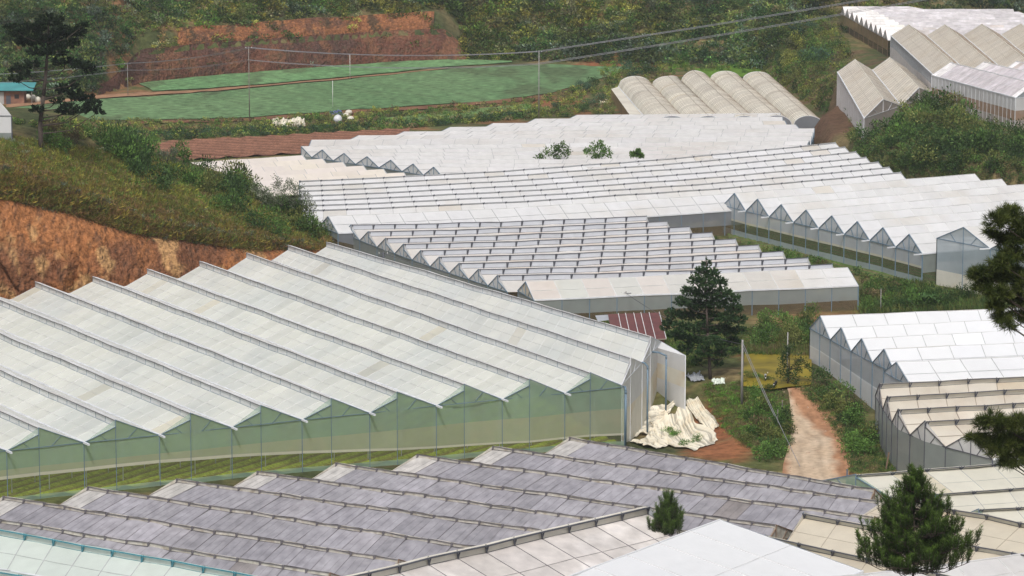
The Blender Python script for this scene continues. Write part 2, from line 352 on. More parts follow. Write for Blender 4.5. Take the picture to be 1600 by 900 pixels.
# draped sheets
def strip(name, top, bot, mat, cols, dz=.06, nu=10, nv=24, kind='structure', rows=None, z=0, lab=None):
    """sheet between two pixel polylines, laid on the terrain"""
    tp = np.array([U(a, b, z)[:2] for a, b in top]); bp = np.array([U(a, b, z)[:2] for a, b in bot]); k = len(top)
    tt = np.linspace(0, k-1, (k-1)*nu+1); ix = np.minimum(tt.astype(int), k-2); f = (tt-ix)[:, None]
    A = tp[ix]*(1-f)+tp[ix+1]*f; B = bp[ix]*(1-f)+bp[ix+1]*f
    v = np.linspace(0, 1, nv+1)[:, None, None]; P = A[None]*(1-v)+B[None]*v
    x = P[..., 0]; y = P[..., 1]; zz = T(x, y)+dz; C = cols(x, y)
    if rows:
        ang, per, hh = rows; q = (x*math.cos(ang)+y*math.sin(ang))/per; r = .5+.5*np.cos(q*2*math.pi); zz = zz+hh*r*r
    n1, n2 = x.shape; ii = np.arange(n1-1)[:, None]*n2+np.arange(n2-1)[None, :]
    F = np.stack([ii, ii+n2, ii+n2+1, ii+1], -1).reshape(-1, 4)
    o = mk(name, np.stack([x, y, zz], -1).reshape(-1, 3), F, mat, None, C.reshape(-1, 3), smooth=True); o['kind'] = kind
    return o
def oniong(x, y):
    n = fbm(x*.06, y*.02, 3)[..., None]; q = S(.80, .97, np.abs(np.sin((x*.93+y*.36)*.30+1.2*fbm(x*.02, y*.02))))[..., None]*.16; q = np.maximum(q, .55*S(.60, .74, fbm(x*.11+7, y*.03, 4))[..., None])
    a = np.array([.050, .118, .060]); b = np.array([.078, .155, .085]); c = (a*(1-n)+b*n)*np.array([2.0, 1.62, 1.4])
    f = fbm(x*.8, y*.25, 3)[..., None]
    return (c*(1-q)+np.array([.07, .075, .04])*q)*(.75+.5*f)
strip('onion_field', [(20, 169), (160, 155), (300, 147), (400, 138), (550, 124), (650, 113), (760, 104), (860, 101), (984, 105)],
      [(20, 190), (160, 188), (300, 186), (400, 183), (550, 172), (650, 166), (760, 159), (860, 146), (985, 109)], 'onion', oniong, .14, 16, 80)
strip('upper_onion_field', [(214, 129), (300, 121.5), (400, 113), (500, 105.5), (600, 98), (700, 93.5), (800, 95.5)],
      [(240, 143), (300, 140), (400, 133), (500, 124), (600, 115), (700, 104), (800, 98.5)], 'onion', lambda x, y: oniong(x, y)*np.array([1.1, 1.2, 1.15]), .2, 16, 40)
strip('grass_field', [(1085, 108), (1130, 107), (1182, 107)], [(1095, 124), (1130, 124), (1200, 120)], 'crop', lambda x, y: (np.array([.10, .19, .025])*(.7+.6*fbm(x*.5, y*.2)[..., None])), .3)
strip('lower_onion_field', [(590, 187), (700, 176), (830, 162)], [(590, 198), (700, 188), (830, 172)], 'onion', lambda x, y: oniong(x, y)*np.array([1.2, 1.1, .9]), .2)
strip('field_path', [(10, 165), (160, 150), (215, 146), (300, 142.5), (400, 135), (600, 117), (700, 107)], [(10, 170), (160, 154.5), (240, 149), (300, 146), (400, 137), (600, 118.5), (700, 108)], 'road_dirt', lambda x, y: np.array([.30, .17, .10])*(.6+.8*fbm(x*.5, y*.2)[..., None]), .26, 16, 8)
def plough(x, y):
    q = (x*math.cos(1.2)+y*math.sin(1.2))/4.6; r = (.5+.5*np.cos(q*2*math.pi))[..., None]
    return (np.array([.11, .05, .034])*(1-r)+np.array([.26, .13, .085])*r)*(.75+.5*fbm(x*.6, y*.4)[..., None])
strip('ploughed_field', [(200, 226), (290, 221), (400, 215.5), (480, 210.5), (640, 202)], [(200, 252), (290, 250), (400, 244.5), (480, 240), (640, 232)], 'crop', plough, .1, 60, 80, rows=(1.2, 4.6, .4))
strip('brown_soil_strip', [(200, 196), (400, 189), (560, 178), (700, 168), (860, 155)], [(200, 191), (400, 185), (560, 174), (700, 164.5), (860, 149)], 'road_dirt', lambda x, y: np.array([.17, .085, .05])*(.5+1.0*fbm(x*.4, y*.2)[..., None]), .2, 16, 8)
def roadc(x, y):
    n = fbm(x*.5, y*.18, 4)[..., None]; c = fbm(x*1.6, y*.7, 3)[..., None]
    cx = np.interp(y, [365, 375, 385, 397, 410, 425], [37.6, 37.8, 38.6, 38.6, 36.6, 34.6])+.5*np.sin(y*.21); e = np.abs(x-cx); rut = np.exp(-((e-1.25)/.35)**2)[..., None]*.30
    edge = S(3.1, 4.6, e+1.6*fbm(x*.5, y*.5, 3))[..., None]; k = (np.array([.43, .31, .205])*(1-n)+np.array([.54, .43, .32])*n)*(.8+.4*c)*(1-rut*.5)
    return k*(1-edge)+np.array([.34, .18, .10])*(.6+.8*c)*edge
strip('road', [(1188, 590), (1206, 598), (1220, 612), (1232, 632), (1238, 660), (1232, 690), (1224, 720), (1216, 790)], [(1200, 584), (1222, 596), (1246, 612), (1282, 636), (1312, 662), (1330, 690), (1330, 716), (1318, 790)], 'road_dirt', roadc, .10, 14, 60, z=-2.5)
strip('pond', [(1164, 549), (1215, 551), (1268, 553)], [(1160, 598), (1205, 603), (1268, 598)], 'pond_water', lambda x, y: np.ones(x.shape+(3,)), .35, z=0)
# crops inside the greenhouses
def cropg(a, b, per, ang):
    def f(x, y):
        q = (x*math.cos(ang)+y*math.sin(ang))/per; r = S(.25, .6, .5+.5*np.cos(q*2*math.pi))[..., None]; n = fbm(x*.4, y*.4)[..., None]
        return (np.array(b)*(1-r)+np.array(a)*r)*(.7+.6*n)
    return f
A_GROUND = ([(-420, 560), (55, 505), (510, 440), (1055, 610)], [(-380, 860), (60, 785), (517, 735), (985, 690)])
A_C = [(-117, 441), (-41, 500), (14.4, 397.5), (-67.6, 353)]   # the floor of the big greenhouse, corner by corner
def floor_beds(name, C4, cols, rows, nu, nv, dz=.08):
    a, b, c, d = [np.array(p_, float) for p_ in C4]; u = np.linspace(0, 1, nu)[None, :, None]; v = np.linspace(0, 1, nv)[:, None, None]
    P_ = (a*(1-u)+b*u)*(1-v)+(d*(1-u)+c*u)*v; x, y = P_[..., 0], P_[..., 1]; ang, per, hh = rows; r = .5+.5*np.cos((x*math.cos(ang)+y*math.sin(ang))/per*2*math.pi)
    zz = T(x, y)+dz+hh*r*r; ii = np.arange(nv-1)[:, None]*nu+np.arange(nu-1)[None, :]; F = np.stack([ii, ii+nu, ii+nu+1, ii+1], -1).reshape(-1, 4)
    o = mk(name, np.stack([x, y, zz], -1).reshape(-1, 3), F, 'crop', None, cols(x, y).reshape(-1, 3), smooth=True); o['kind'] = 'stuff'
floor_beds('lettuce_beds', A_C, cropg((.30, .37, .04), (.20, .17, .05), 2.0, 2.6), (2.6, 2.0, .3), 260, 330)
strip('herb_beds', [(1130, 352), (1400, 340), (1640, 335)], [(1150, 400), (1400, 440), (1640, 520)], 'crop', cropg((.09, .15, .04), (.16, .12, .07), 1.8, .5), .08, 26, 80, kind='stuff', rows=(.5, 1.8, .3))
# ================================================================ GREENHOUSES
def unit(v): return v/np.linalg.norm(v)
ONE = lambda i, t, rr: (1, 1, 1)
def greenhouse(name, lab, ridges, zg, hg, hr, a=.42, vent=0.0, roof='film_white', ventmat='net_vent', raft='raft_grey', raft_r=.035, truss=4.0,
               ends=('flush', 'flush'), sag=0.0, pcol=ONE, jit=.035, end_walls=(True, True), side_walls=(False, False), bands=((0, 1, 'net_white'),), gable='net_white',
               gutter_ext=(0, 0), frame='pipe_blue', frame_r=.05, posts=(True, True), gutter=True, ridge_mat='pipe_dark', ridge_r=.05, arms=0.0, over=.35, subs=2,
               side_bands=None, postn=2, group=None, arm_mat='pipe_dark', rough_ridge=0.0, near_w=None, tie=True, filmsag=.07, vent_posts=True, ridge_film=None, arch=0, minor=0, floor=None):
    zs = zg if isinstance(zg, tuple) else (zg, zg)
    n = len(ridges); P = [[U(*r[e], zs[e]+hr) for e in (0, 1)] for r in ridges]
    rs = random.Random(hash(name+str(len(ridges))) % 1000 if False else len(name)*31+n)
    c = [[None, None] for _ in range(n)]
    for i in range(n):
        for e in (0, 1):
            if n == 1:
                d = unit((P[0][1]-P[0][0])*np.array([1, 1, 0])); q = np.array([d[1], -d[0], 0]);
                if q[1] > 0: q = -q
                c[i][e] = q*near_w
            else:
                j = min(i, n-2); v = P[j+1][e]-P[j][e]; v[2] = 0; c[i][e] = v
    # gutter lines
    GN = []; GF = []
    for i in range(n):
        d = unit((P[i][1]-P[i][0])*np.array([1, 1, 0]))
        ln_n = [P[i][e]+a*c[i][e] for e in (0, 1)]
        ln_f = [P[i][e]-(1-a)*c[max(i-1, 0)][e] for e in (0, 1)]
        res = []
        for ln_, ii in ((ln_n, 0), (ln_f, 1)):
            dd = unit((ln_[1]-ln_[0])*np.array([1, 1, 0])); o = []
            for e in (0, 1):
                q = ln_[e].copy()
                if ends[e] == 'step':
                    q = ln_[0]+dd*np.dot((P[i][e]-ln_[0])*np.array([1, 1, 0]), dd)
                q[2] = zs[e]+hg; o.append(q)
            res.append(o)
        GN.append(res[0]); GF.append(res[1])
    base = P[n//2][1]*.5+P[n//2][0]*.5; base = np.array([base[0], base[1], Tz(base[0], base[1])])
    root = thing(name, lab, 'greenhouse', base, group)
    def at(pair, t):
        q_ = pair[0][1]*.9; return pair[0]*(1-t)+pair[1]*t+np.array([0, 0, -sag*4*t*(1-t)+(.05*math.sin(t*21+q_)+.035*math.sin(t*57+q_*2.3))*math.sin(math.pi*min(1, max(0, t)))])
    up = np.array([0, 0, 1.0])
    for i in range(n):
        L = np.linalg.norm(P[i][1]-P[i][0]); m = max(1, int(round(L/truss))); s = subs; mb = MB(); rf = MB(); vb = MB(); rb = MB(); am = MB(); va = MB()
        ohd = unit(c[i][0])*over
        nv = 3 if not arch else 10
        grid = {}
        for side in (0, 1):
            for k in range(m):
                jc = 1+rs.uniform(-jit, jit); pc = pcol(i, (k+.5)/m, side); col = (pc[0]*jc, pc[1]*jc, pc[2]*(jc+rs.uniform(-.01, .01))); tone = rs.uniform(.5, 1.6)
                if rs.random() < .045 and jit > .015: kk = rs.choice([(.90, .87, .82), (1.07, 1.07, 1.08), (.93, .93, .92), (.95, .90, .82)]); col = tuple(a_*b__ for a_, b__ in zip(col, kk))
                Vv = []; 
                for q in range(s+1):
                    t = (k+q/s)/m; p = at(P[i], t); g = at(GN[i], t) if side == 0 else at(GF[i], t)
                    if side == 0: top = p-up*vent
                    else:
                        top = p+(ohd+np.array([0, 0, 0]) if vent else 0)
                    for r in range(nv):
                        f = r/(nv-1); w_ = g*(1-f)+top*f
                        if arch: w_ = g*(1-f)+top*f; w_[2] = g[2]+(top[2]-g[2])*math.sqrt(max(0, 1-(1-f)**2))
                        dz = -filmsag*tone*math.sin(math.pi*q/s)*math.sin(math.pi*f) if 0 < q < s or True else 0
                        if rough_ridge and r == nv-1: dz += rs.uniform(-1, 1)*rough_ridge
                        Vv.append(w_+up*dz)
                Fv = [[q*nv+r, (q+1)*nv+r, (q+1)*nv+r+1, q*nv+r+1] for q in range(s) for r in range(nv-1)]
                mb.add(Vv, Fv, col)
            # rafters on the film
            if raft:
                for k in range(m+1):
                    t = k/m; p = at(P[i], t); g = at(GN[i], t) if side == 0 else at(GF[i], t); top = p-up*vent if side == 0 else p
                    if arch:
                        pts = []
                        for r in range(7):
                            f = r/6; w_ = g*(1-f)+top*f; w_[2] = g[2]+(top[2]-g[2])*math.sqrt(max(0, 1-(1-f)**2)); pts.append(w_+up*.02)
                        rf.tube(pts, raft_r, 4)
                    else: rf.bar(g+up*.02, top+up*.02, raft_r)
                if arch and side == 0: rf.tube([at(P[i], t)+up*.02 for t in np.linspace(0, 1, m+1)], raft_r, 4)
                if not arch and not minor:
                    hm = [(at(P[i], t)-up*(vent if side == 0 else 0))*.5+(at(GN[i], t) if side == 0 else at(GF[i], t))*.5+up*.012 for t in np.linspace(0, 1, m+1)]; rf.tube(hm, raft_r*.5, 4)
                if minor:
                    mm = m*minor
                    for k in range(mm+1):
                        t = min(1, k/mm+rs.uniform(-.15, .15)/mm); p = at(P[i], t); g = at(GN[i], t) if side == 0 else at(GF[i], t); top = p-up*vent if side == 0 else p
                        rf.bar(g+up*.015, top+up*.015, raft_r*.45)
        mb.build('roof_span', roof, root, smooth=True); rf.build('roof_frame', raft, root) if raft else None
        q = m
        for k in range(q):
            t0, t1 = k/q, (k+1)/q; p0, p1 = at(P[i], t0), at(P[i], t1)
            j0 = up*rs.uniform(-1, 1)*rough_ridge; j1 = up*rs.uniform(-1, 1)*rough_ridge
            if vent:
                vb.quad(p0-up*vent, p1-up*vent, p1-up*.03, p0-up*.03, (1+rs.uniform(-.06, .06),)*3)
                rb.bar(p0+ohd-up*.06+j0, p1+ohd-up*.06+j1, ridge_r)
                if ridge_film:
                    pw = -unit(c[i][0])*.7; va.quad(p0+ohd+up*.03+j0, p1+ohd+up*.03+j1, p1+pw-up*.15, p0+pw-up*.15, (1+rs.uniform(-.08, .08),)*3)
                am.bar(p0-up*vent*.98, p1-up*vent*.98, .025)
                if vent_posts: am.bar(p0-up*vent, p0-up*.02, .03)
                if arms:
                    nd = unit(c[i][0]); td = unit(p1-p0)
                    am.bar(p0-up*vent*.85+nd*.05, p0+ohd+up*.0, .06); am.bar(p0+nd*.1-up*vent-up*arms*.1, p0+ohd+td*arms*.5, .07)
            elif ridge_mat: rb.bar(p0+up*.03, p1+up*.03, ridge_r)
        if vent:
            vb.build('ridge_vent', ventmat, root); am.build('vent_brace', arm_mat, root); va.build('ridge_cap', ridge_film, root) if ridge_film else None
        if ridge_mat: rb.build('ridge_pipe', ridge_mat, root)
        if gutter:
            gb = MB(); a0, a1 = GN[i]; d = unit(a1-a0); pts = [at(GN[i], t) for t in np.linspace(0, 1, 7)]; pts[0] = pts[0]-d*gutter_ext[0]; pts[-1] = pts[-1]+d*gutter_ext[1]
            gb.tube([p_+up*.03 for p_ in pts], .11, 4); gb.build('gutter', 'pipe_light', root)
    # end walls
    def wallquad(store, a0, a1, bnds, u0, u1):
        g0 = Tz(a0[0], a0[1])-.1; g1 = Tz(a1[0], a1[1])-.1
        for bi, (lo, hi, mt) in enumerate(bnds):
            l0 = lo(u0) if callable(lo) else lo; l1 = lo(u1) if callable(lo) else lo; h0 = hi(u0) if callable(hi) else hi; h1 = hi(u1) if callable(hi) else hi
            f = lambda p, g, s_: np.array([p[0], p[1], g+(p[2]-g)*s_])
            store.setdefault((mt, bi), MB()).quad(f(a0, g0, l0), f(a1, g1, l1), f(a1, g1, h1), f(a0, g0, h0), (1+rs.uniform(-.05, .05),)*3)
    pcount = 0
    def post(p, r=None):
        nonlocal pcount
        if pcount >= 95: return
        pcount += 1
        b = MB(); g = Tz(p[0], p[1]); b.bar((p[0], p[1], g-.1), p, r or frame_r); b.build('post', frame, root)
    for e in (0, 1):
        if not end_walls[e]: continue
        st = {}; gm = MB(); fr = MB(); out = unit((P[0][e]-P[0][1-e]))
        for i in range(n):
            p = P[i][e]-up*(vent*.5 if vent else 0); a0 = GF[i][e]; a1 = GN[i][e]; u0, u1 = i/n, (i+1)/n
            gz = lambda pp: pp
            mid = np.array([P[i][e][0], P[i][e][1], a0[2]])
            wallquad(st, a0, mid, bands, u0, u0+(u1-u0)*(1-a)); wallquad(st, mid, a1, bands, u0+(u1-u0)*(1-a), u1)
            top = P[i][e]
            if arch:
                for sg, g_ in ((0, a0), (1, a1)):
                    pr = []
                    for r in range(8):
                        f = r/7; w_ = g_*(1-f)+top*f; w_[2] = g_[2]+(top[2]-g_[2])*math.sqrt(max(0, 1-(1-f)**2)); pr.append(w_)
                    for r in range(7): gm.quad(np.array([pr[r][0], pr[r][1], a0[2]]), np.array([pr[r+1][0], pr[r+1][1], a0[2]]), pr[r+1], pr[r])
                    fr.tube(pr, frame_r, 4)
            else:
                gm.add([a0, mid, top], [[0, 1, 2]]); gm.add([mid, a1, top-up*vent*.0], [[0, 1, 2]])
                o_ = out*.06
                fr.bar(a0+o_, top+o_, frame_r); fr.bar(a1+o_, (top-up*vent)+o_, frame_r); fr.bar(mid+o_, top+o_, frame_r)
                if tie:
                    fr.bar(a0+o_, a1+o_, frame_r*.9)
                    for g_, tt in ((a0, top), (a1, top-up*vent)):
                        fr.bar(g_*.5+tt*.5+o_, mid*.72+g_*.28+o_, frame_r*.7)
            if posts[e]:
                post(a1+o_ if not arch else a1)
                if postn > 1: post(mid+o_ if not arch else mid, frame_r*.85)
                if postn > 2:
                    post(a0*.5+mid*.5+o_, frame_r*.7); post(a1*.5+mid*.5+o_, frame_r*.7)
                if i == 0: post(a0)
        for (mt, _), b in st.items(): b.build('end_wall', mt, root)
        gm.build('gable', gable, root); fr.build('gable_frame', frame, root)
    for sd_ in (0, 1):
        if not side_walls[sd_]: continue
        ln_ = GF[0] if sd_ == 0 else GN[-1]; st = {}; m = max(1, int(round(np.linalg.norm(ln_[1]-ln_[0])/truss)))
        for k in range(m):
            wallquad(st, at(ln_, k/m), at(ln_, (k+1)/m), side_bands or bands, k/m, (k+1)/m)
            if m <= 60: post(at(ln_, k/m))
        post(at(ln_, 1))
        for (mt, _), b in st.items(): b.build('side_wall', mt, root)
    return root, P, GN, GF
def LR(p0, p1, q0, q1, n):
    """n ridges interpolated between the first (p0-p1) and the last (q0-q1)"""
    L = lambda a, b, t: (a[0]+(b[0]-a[0])*t, a[1]+(b[1]-a[1])*t)
    return [(L(p0, q0, i/(n-1)), L(p1, q1, i/(n-1))) for i in range(n)]
# --- the big pale green house at left (ridges listed far to near: start = back end by the cliff, end = front)
def bandA(lo): return lambda u: lo
A_R = [((450, 383), (985, 559)), ((385, 395), (922, 582)), ((312, 408), (827, 592)), ((230, 420), (725, 600)), ((145, 432), (620, 612)),
       ((55, 440), (517, 622)), ((-40, 452), (407, 633)), ((-140, 462), (297, 645)), ((-240, 474), (180, 656)), ((-345, 488), (60, 668)), ((-455, 502), (-62, 681))]
fA = ((0, .10, 'net_green'), (.10, lambda u: .20+.26*S(.15, .75, u), 'net_clear'), (lambda u: .20+.26*S(.15, .75, u), lambda u: .235+.285*S(.15, .75, u), 'net_band'), (lambda u: .235+.285*S(.15, .75, u), .64, 'net_hazy'), (.64, 1, 'net_green'))
gA, PA, GNA, GFA = greenhouse('greenhouse', 'large pale green greenhouse with ten long ridges, green net front wall and crops showing inside', A_R[1:], 0, 4.4, 6.8,
    a=.42, vent=.85, roof='film_pale_green', raft='raft_light', raft_r=.03, truss=3.0, bands=fA, gable='net_green', gutter_ext=(0, 1.6), frame='pipe_blue', frame_r=.04,
    end_walls=(False, True), ridge_film='film_white', ridge_mat='raft_dark', arms=.0, postn=2, ridge_r=.035, over=.12, arm_mat='pipe_blue', jit=.055)
for row in (4.0, 8.5, 13.0):
    for i in range(20):
        f = (i+.5)/20; e_ = GFA[0][1]*(1-f)+GNA[-1][1]*f; d_ = unit((GFA[0][0]-GFA[0][1])*(1-f)+(GNA[-1][0]-GNA[-1][1])*f); q_ = e_+d_*row; m = MB(); m.bar((q_[0], q_[1], Tz(q_[0], q_[1])), (q_[0], q_[1], q_[2]-.15), .06); m.build('inner_post', 'galvanised', gA)
# two bays set back at the right end, with hazy film side walls
gA2, PA2, GNA2, GFA2 = greenhouse('greenhouse', 'pair of stepped-back white bays joined to the right end of the big pale green greenhouse', [((510, 378), (1016, 526)), ((450, 383), (985, 559))], 0, 4.4, 6.8,
    a=.42, vent=.85, roof='film_pale_green', raft='raft_light', raft_r=.03, truss=3.0, bands=((0, .55, 'net_cream'), (.55, 1, 'net_white')), gable='net_white', frame='pipe_light', frame_r=.05,
    end_walls=(False, True), side_walls=(True, False), side_bands=((0, .6, 'net_cream'), (.6, 1, 'net_white')), ridge_film='film_white', ridge_mat='raft_dark', ridge_r=.035, postn=2, over=.12, arm_mat='pipe_blue', jit=.03)
a1 = GFA2[0][1]; b1_ = U(1071, 556, 4.1); a0 = GFA2[0][0]*.45+a1*.55; b0_ = a0+(b1_-a1); m = MB(); m.quad(a0, b0_, b1_, a1); m.build('annex_roof', 'film_fresh', gA2); gb = lambda p_, h_: np.array([p_[0], p_[1], (Tz(p_[0], p_[1])-.1)*(1-h_)+p_[2]*h_])
for p_, q_ in ((a1, b1_), (b1_, b0_)):
    m = MB(); m.quad(gb(p_, 0), gb(q_, 0), gb(q_, .42), gb(p_, .42)); m.build('side_wall', 'net_white', gA2); m = MB(); m.quad(gb(p_, .42), gb(q_, .42), gb(q_, .8), gb(p_, .7)); m.build('side_wall', 'net_cream', gA2); m = MB(); m.quad(gb(p_, .7), gb(q_, .8), gb(q_, 1), gb(p_, 1)); m.build('side_wall', 'net_white', gA2)
m = MB(); m.bar(gb(b1_, 0), b1_, .07); m.bar(a1, b1_, .05); m.bar(gb(a1, .4), gb(b1_, .42), .04); m.build('annex_frame', 'pipe_light', gA2)
# --- far grey-white house of many narrow ridges
B1 = [((901, 180), (1219, 177)), ((836, 186), (1222, 183)), ((770, 193), (1226, 189)), ((703, 199), (1243, 195)), ((631, 206), (1272, 201)), ((560, 212), (1270, 207)), ((487, 219), (1268, 213)),
      ((471, 229), (1264, 220)), ((504, 234), (1250, 227)), ((538, 239.5), (1225, 234)), ((574, 244.5), (1200, 241)), ((611, 250), (1150, 248)), ((646, 256), (1080, 255)), ((678, 261), (1010, 261))]
gB1 = greenhouse('greenhouse', 'wide grey-white greenhouse of fine straight ridges in front of the arched tunnels', B1, 0, 3.6, 5.6, a=.5, roof='film_grey_white', raft='raft_grey', raft_r=.05, truss=5.2,
    ends=('flush', 'flush'), gable='net_white', bands=((0, 1, 'net_grey'),), ridge_mat='raft_light', ridge_r=.05, frame='pipe_blue', frame_r=.07, gutter=True, postn=1, side_walls=(True, False), jit=.02)
B2 = LR((298, 254), (472, 242.5), (372, 292), (662, 275), 7)
gB2 = greenhouse('greenhouse', 'low peach-tinted greenhouse behind the bushes on the left spur', B2, 0, 3.4, 5.2, a=.5, roof='film_peach', raft='raft_grey', raft_r=.035, truss=6,
    ends=('step', 'step'), gable='net_cream', ridge_mat=None, frame='pipe_light', postn=1, end_walls=(False, True), gutter=False, posts=(False, False), jit=.05)
# --- central white house
C_R = LR((440, 283.5), (1305, 222), (440, 330), (1407, 268), 7)
C_R = [((468, 282.2+7.7*i), e) for i, e in enumerate([(1305, 222), (1320, 229), (1337, 236.5), (1353, 245), (1372, 252.5), (1389, 260.5), (1407, 268.5)])] + [((513, 338), (1148, 302))]
gC = greenhouse('greenhouse', 'long white greenhouse across the middle of the valley with dark vent braces along its ridges', C_R[:7], 0, 4.6, 7, a=.5, vent=.28, roof='film_white', ventmat='film_white', raft='raft_grey', raft_r=.035,
    truss=4.6, ends=('flush', 'step'), sag=.95, end_walls=(True, True), bands=((0, 1, 'net_white'),), frame='pipe_blue', frame_r=.06, ridge_r=.05, ridge_mat='raft_grey', arms=.6, postn=1, posts=(False, False), over=.05, jit=.03, gutter=False)
gC2 = greenhouse('greenhouse', 'single white greenhouse bay with a deep front slope behind the rosy greenhouse', [((513, 338), (1147, 302.5))], 0, 4.6, 7, a=.52, near_w=10.0, roof='film_white', raft='raft_grey', raft_r=.05,
    truss=4.4, sag=.35, bands=((0, .45, 'net_brown'), (.45, 1, 'net_grey')), gable='net_white', frame='pipe_blue', frame_r=.06, ridge_mat='raft_light', side_walls=(False, True), side_bands=((0, .42, 'net_brown'), (.42, 1, 'net_dark')), jit=.02, postn=3, filmsag=.12)
D_R = [((1148, 302), (1523, 272)), ((1184, 311), (1565, 280)), ((1221, 319.5), (1640, 285)), ((1260, 328), (1690, 292)), ((1300, 337), (1740, 300)), ((1340, 346), (1790, 308)), ((1380, 355.5), (1840, 317)), ((1421, 366), (1900, 326))]
bD = ((0, .24, 'net_blue'), (.24, .54, 'net_clear'), (.54, .61, 'net_band'), (.61, 1, 'net_pale'))
gD = greenhouse('greenhouse', 'bright white greenhouse with a zigzag blue net end showing green beds inside', D_R, 0, 5.2, 8.0, a=.5, roof='film_white', raft='raft_light', raft_r=.045, truss=4.4,
    ends=('flush', 'step'), bands=bD, gable='net_pale', frame='pipe_blue', frame_r=.07, gutter_ext=(1.8, 0), end_walls=(True, False), side_walls=(False, True), side_bands=((0, .4, 'net_clear'), (.4, 1, 'net_grey')), ridge_mat='raft_light', postn=2, filmsag=.28, jit=.03)
gD2 = greenhouse('greenhouse', 'white greenhouse bay with a raised ridge vent beside the pine branches at right', [((1506, 355), (1960, 330)), ((1592, 371), (2040, 345))], 0, 8.0, 10.7, a=.5, roof='film_white', raft='raft_light', raft_r=.045, truss=4.4,
    ends=('flush', 'step'), bands=((0, .35, 'net_cream'), (.35, 1, 'net_blue')), gable='net_blue', frame='pipe_blue', frame_r=.06, gutter_ext=(2.0, 0), end_walls=(True, False), side_walls=(True, True), side_bands=((0, .5, 'net_white'), (.5, 1, 'net_blue')), ridge_mat='raft_light', postn=2, jit=.03)
# --- rosy greenhouse
E_R = [((549, 351), (1010, 337)), ((576, 361.5), (1042, 345)), ((603, 372), (1077, 353.5)), ((631, 381), (1112, 362.5)), ((658, 391), (1149, 372.5)), ((687, 401), (1185, 382)), ((718, 411), (1223, 392)), ((748, 420.5), (1262, 402)), ((778, 430), (1300, 412))]
gE = greenhouse('greenhouse', 'low rosy-grey greenhouse with pale blue vent strips behind the young pine', E_R, 0, 3.7, 5.9, a=.5, vent=.9, roof='film_rosy', ventmat='net_vent_blue', raft=None, truss=3.9,
    ends=('flush', 'step'), sag=.25, bands=((0, 1, 'net_grey'),), gable='net_white', frame='pipe_blue', frame_r=.05, ridge_r=.05, arms=.55, postn=1, over=.03, jit=.05, side_walls=(False, False), gutter=False)
gE2 = greenhouse('greenhouse', 'cream front bay with a fresh white end in front of the rosy greenhouse', [((822, 440), (1324, 418.5))], 0, 3.9, 6.1, a=.5, near_w=9.6, roof='film_white', raft='raft_light', raft_r=.05, truss=4.6,
    pcol=lambda i, t, s: (1.04, 1.05, 1.07) if t > .80 else (.88+.04*math.sin(t*40), .85, .79), bands=((0, .42, 'net_brown'), (.42, 1, 'net_grey')), gable='net_cream', frame='pipe_blue', frame_r=.06, side_walls=(False, True), ridge_mat='raft_light', postn=1, filmsag=.1)
# --- arched tunnels
F_R = [((1184, 112), (1264, 181)), ((1134, 111), (1214, 180)), ((1083, 110), (1163, 181)), ((1044, 119), (1107, 181)), ((992, 119), (1050, 181))]
gF = greenhouse('greenhouse', 'row of five sand-coloured arched tunnels joined side by side at the foot of the hill', F_R, 0, 2.6, 5.4, a=.5, roof='film_sand', raft='raft_brown', raft_r=.05, truss=2.2,
    bands=((0, 1, 'net_dark'),), gable='net_dark', frame='pipe_light', frame_r=.06, ridge_mat=None, postn=1, arch=1, jit=.10, side_walls=(True, False), gutter=True)
b = MB(); q0, q1 = GFN = [gF[2][-1][0], gF[2][-1][1]]; o0, o1 = U(955, 139, 2.8), U(985, 181, 2.8)
b.add([q0+[0, 0, -.05], q1+[0, 0, -.05], o1, o0], [[0, 1, 2, 3]]); b.build('lean_to_roof', 'film_sand', gF[0]); b = MB(); b.quad(o0, o1, (o1[0], o1[1], 0), (o0[0], o0[1], 0)); b.build('side_wall', 'net_amber', gF[0])
# --- houses on the right plateau
G1 = [((1317+7.4*i, 10.5+4.0*i), (((1421 if i == 0 else 1583 if i == 1 else 1592 if i == 2 else 1680), 10.2+4.2*i))) for i in range(10)]
gG1 = greenhouse('greenhouse', 'farthest whitish greenhouse with amber sides on top of the right hill', G1, 8.5, 4.0, 6.6, a=.5, roof='film_lilac', raft='raft_light', raft_r=.04, truss=4, bands=((0, .42, 'net_brown'), (.42, 1, 'net_amber')), gable='net_blue',
    frame='pipe_rust', frame_r=.04, ridge_mat='raft_light', postn=1, end_walls=(True, False), jit=.12, pcol=lambda i, t, s: (1.5, 1.5, 1.45) if t < .12 else (1.1, 1.08, 1.1))
G2 = [((1595, 37), (1672, 97)), ((1534, 37.5), (1608, 97)), ((1476, 38.5), (1547, 97)), ((1420, 38.5), (1488, 97))]
gG2 = greenhouse('greenhouse', 'tall beige greenhouse with four broad roofs on the right hill', G2, 10.6, 5.8, 8.8, a=.5, roof='film_beige', raft='raft_brown', raft_r=.02, truss=2.2, bands=((0, 1, 'net_pink'),), gable='net_pink', frame='pipe_light',
    ridge_mat='film_sand', ridge_r=.08, side_walls=(False, True), side_bands=((0, .6, 'net_pink'), (.6, 1, 'net_dark')), postn=1, jit=.05, frame_r=.05)
G3 = [((1390, 90), (1436, 137)), ((1336, 93), (1380, 155))]
gG3 = greenhouse('greenhouse', 'small beige two-bay greenhouse above the bare soil bank on the right', G3, (9.5, 7), 5.0, 7.8, a=.5, roof='film_beige', raft='raft_brown', raft_r=.02, truss=2.2, bands=((0, 1, 'net_pink'),), gable='net_pink', frame='pipe_light',
    ridge_mat='film_sand', ridge_r=.08, side_walls=(False, True), postn=1, jit=.05)
G4 = [((1588, 96), (1720, 122)), ((1537, 97), (1668, 127)), ((1485, 98), (1616, 130.5))]
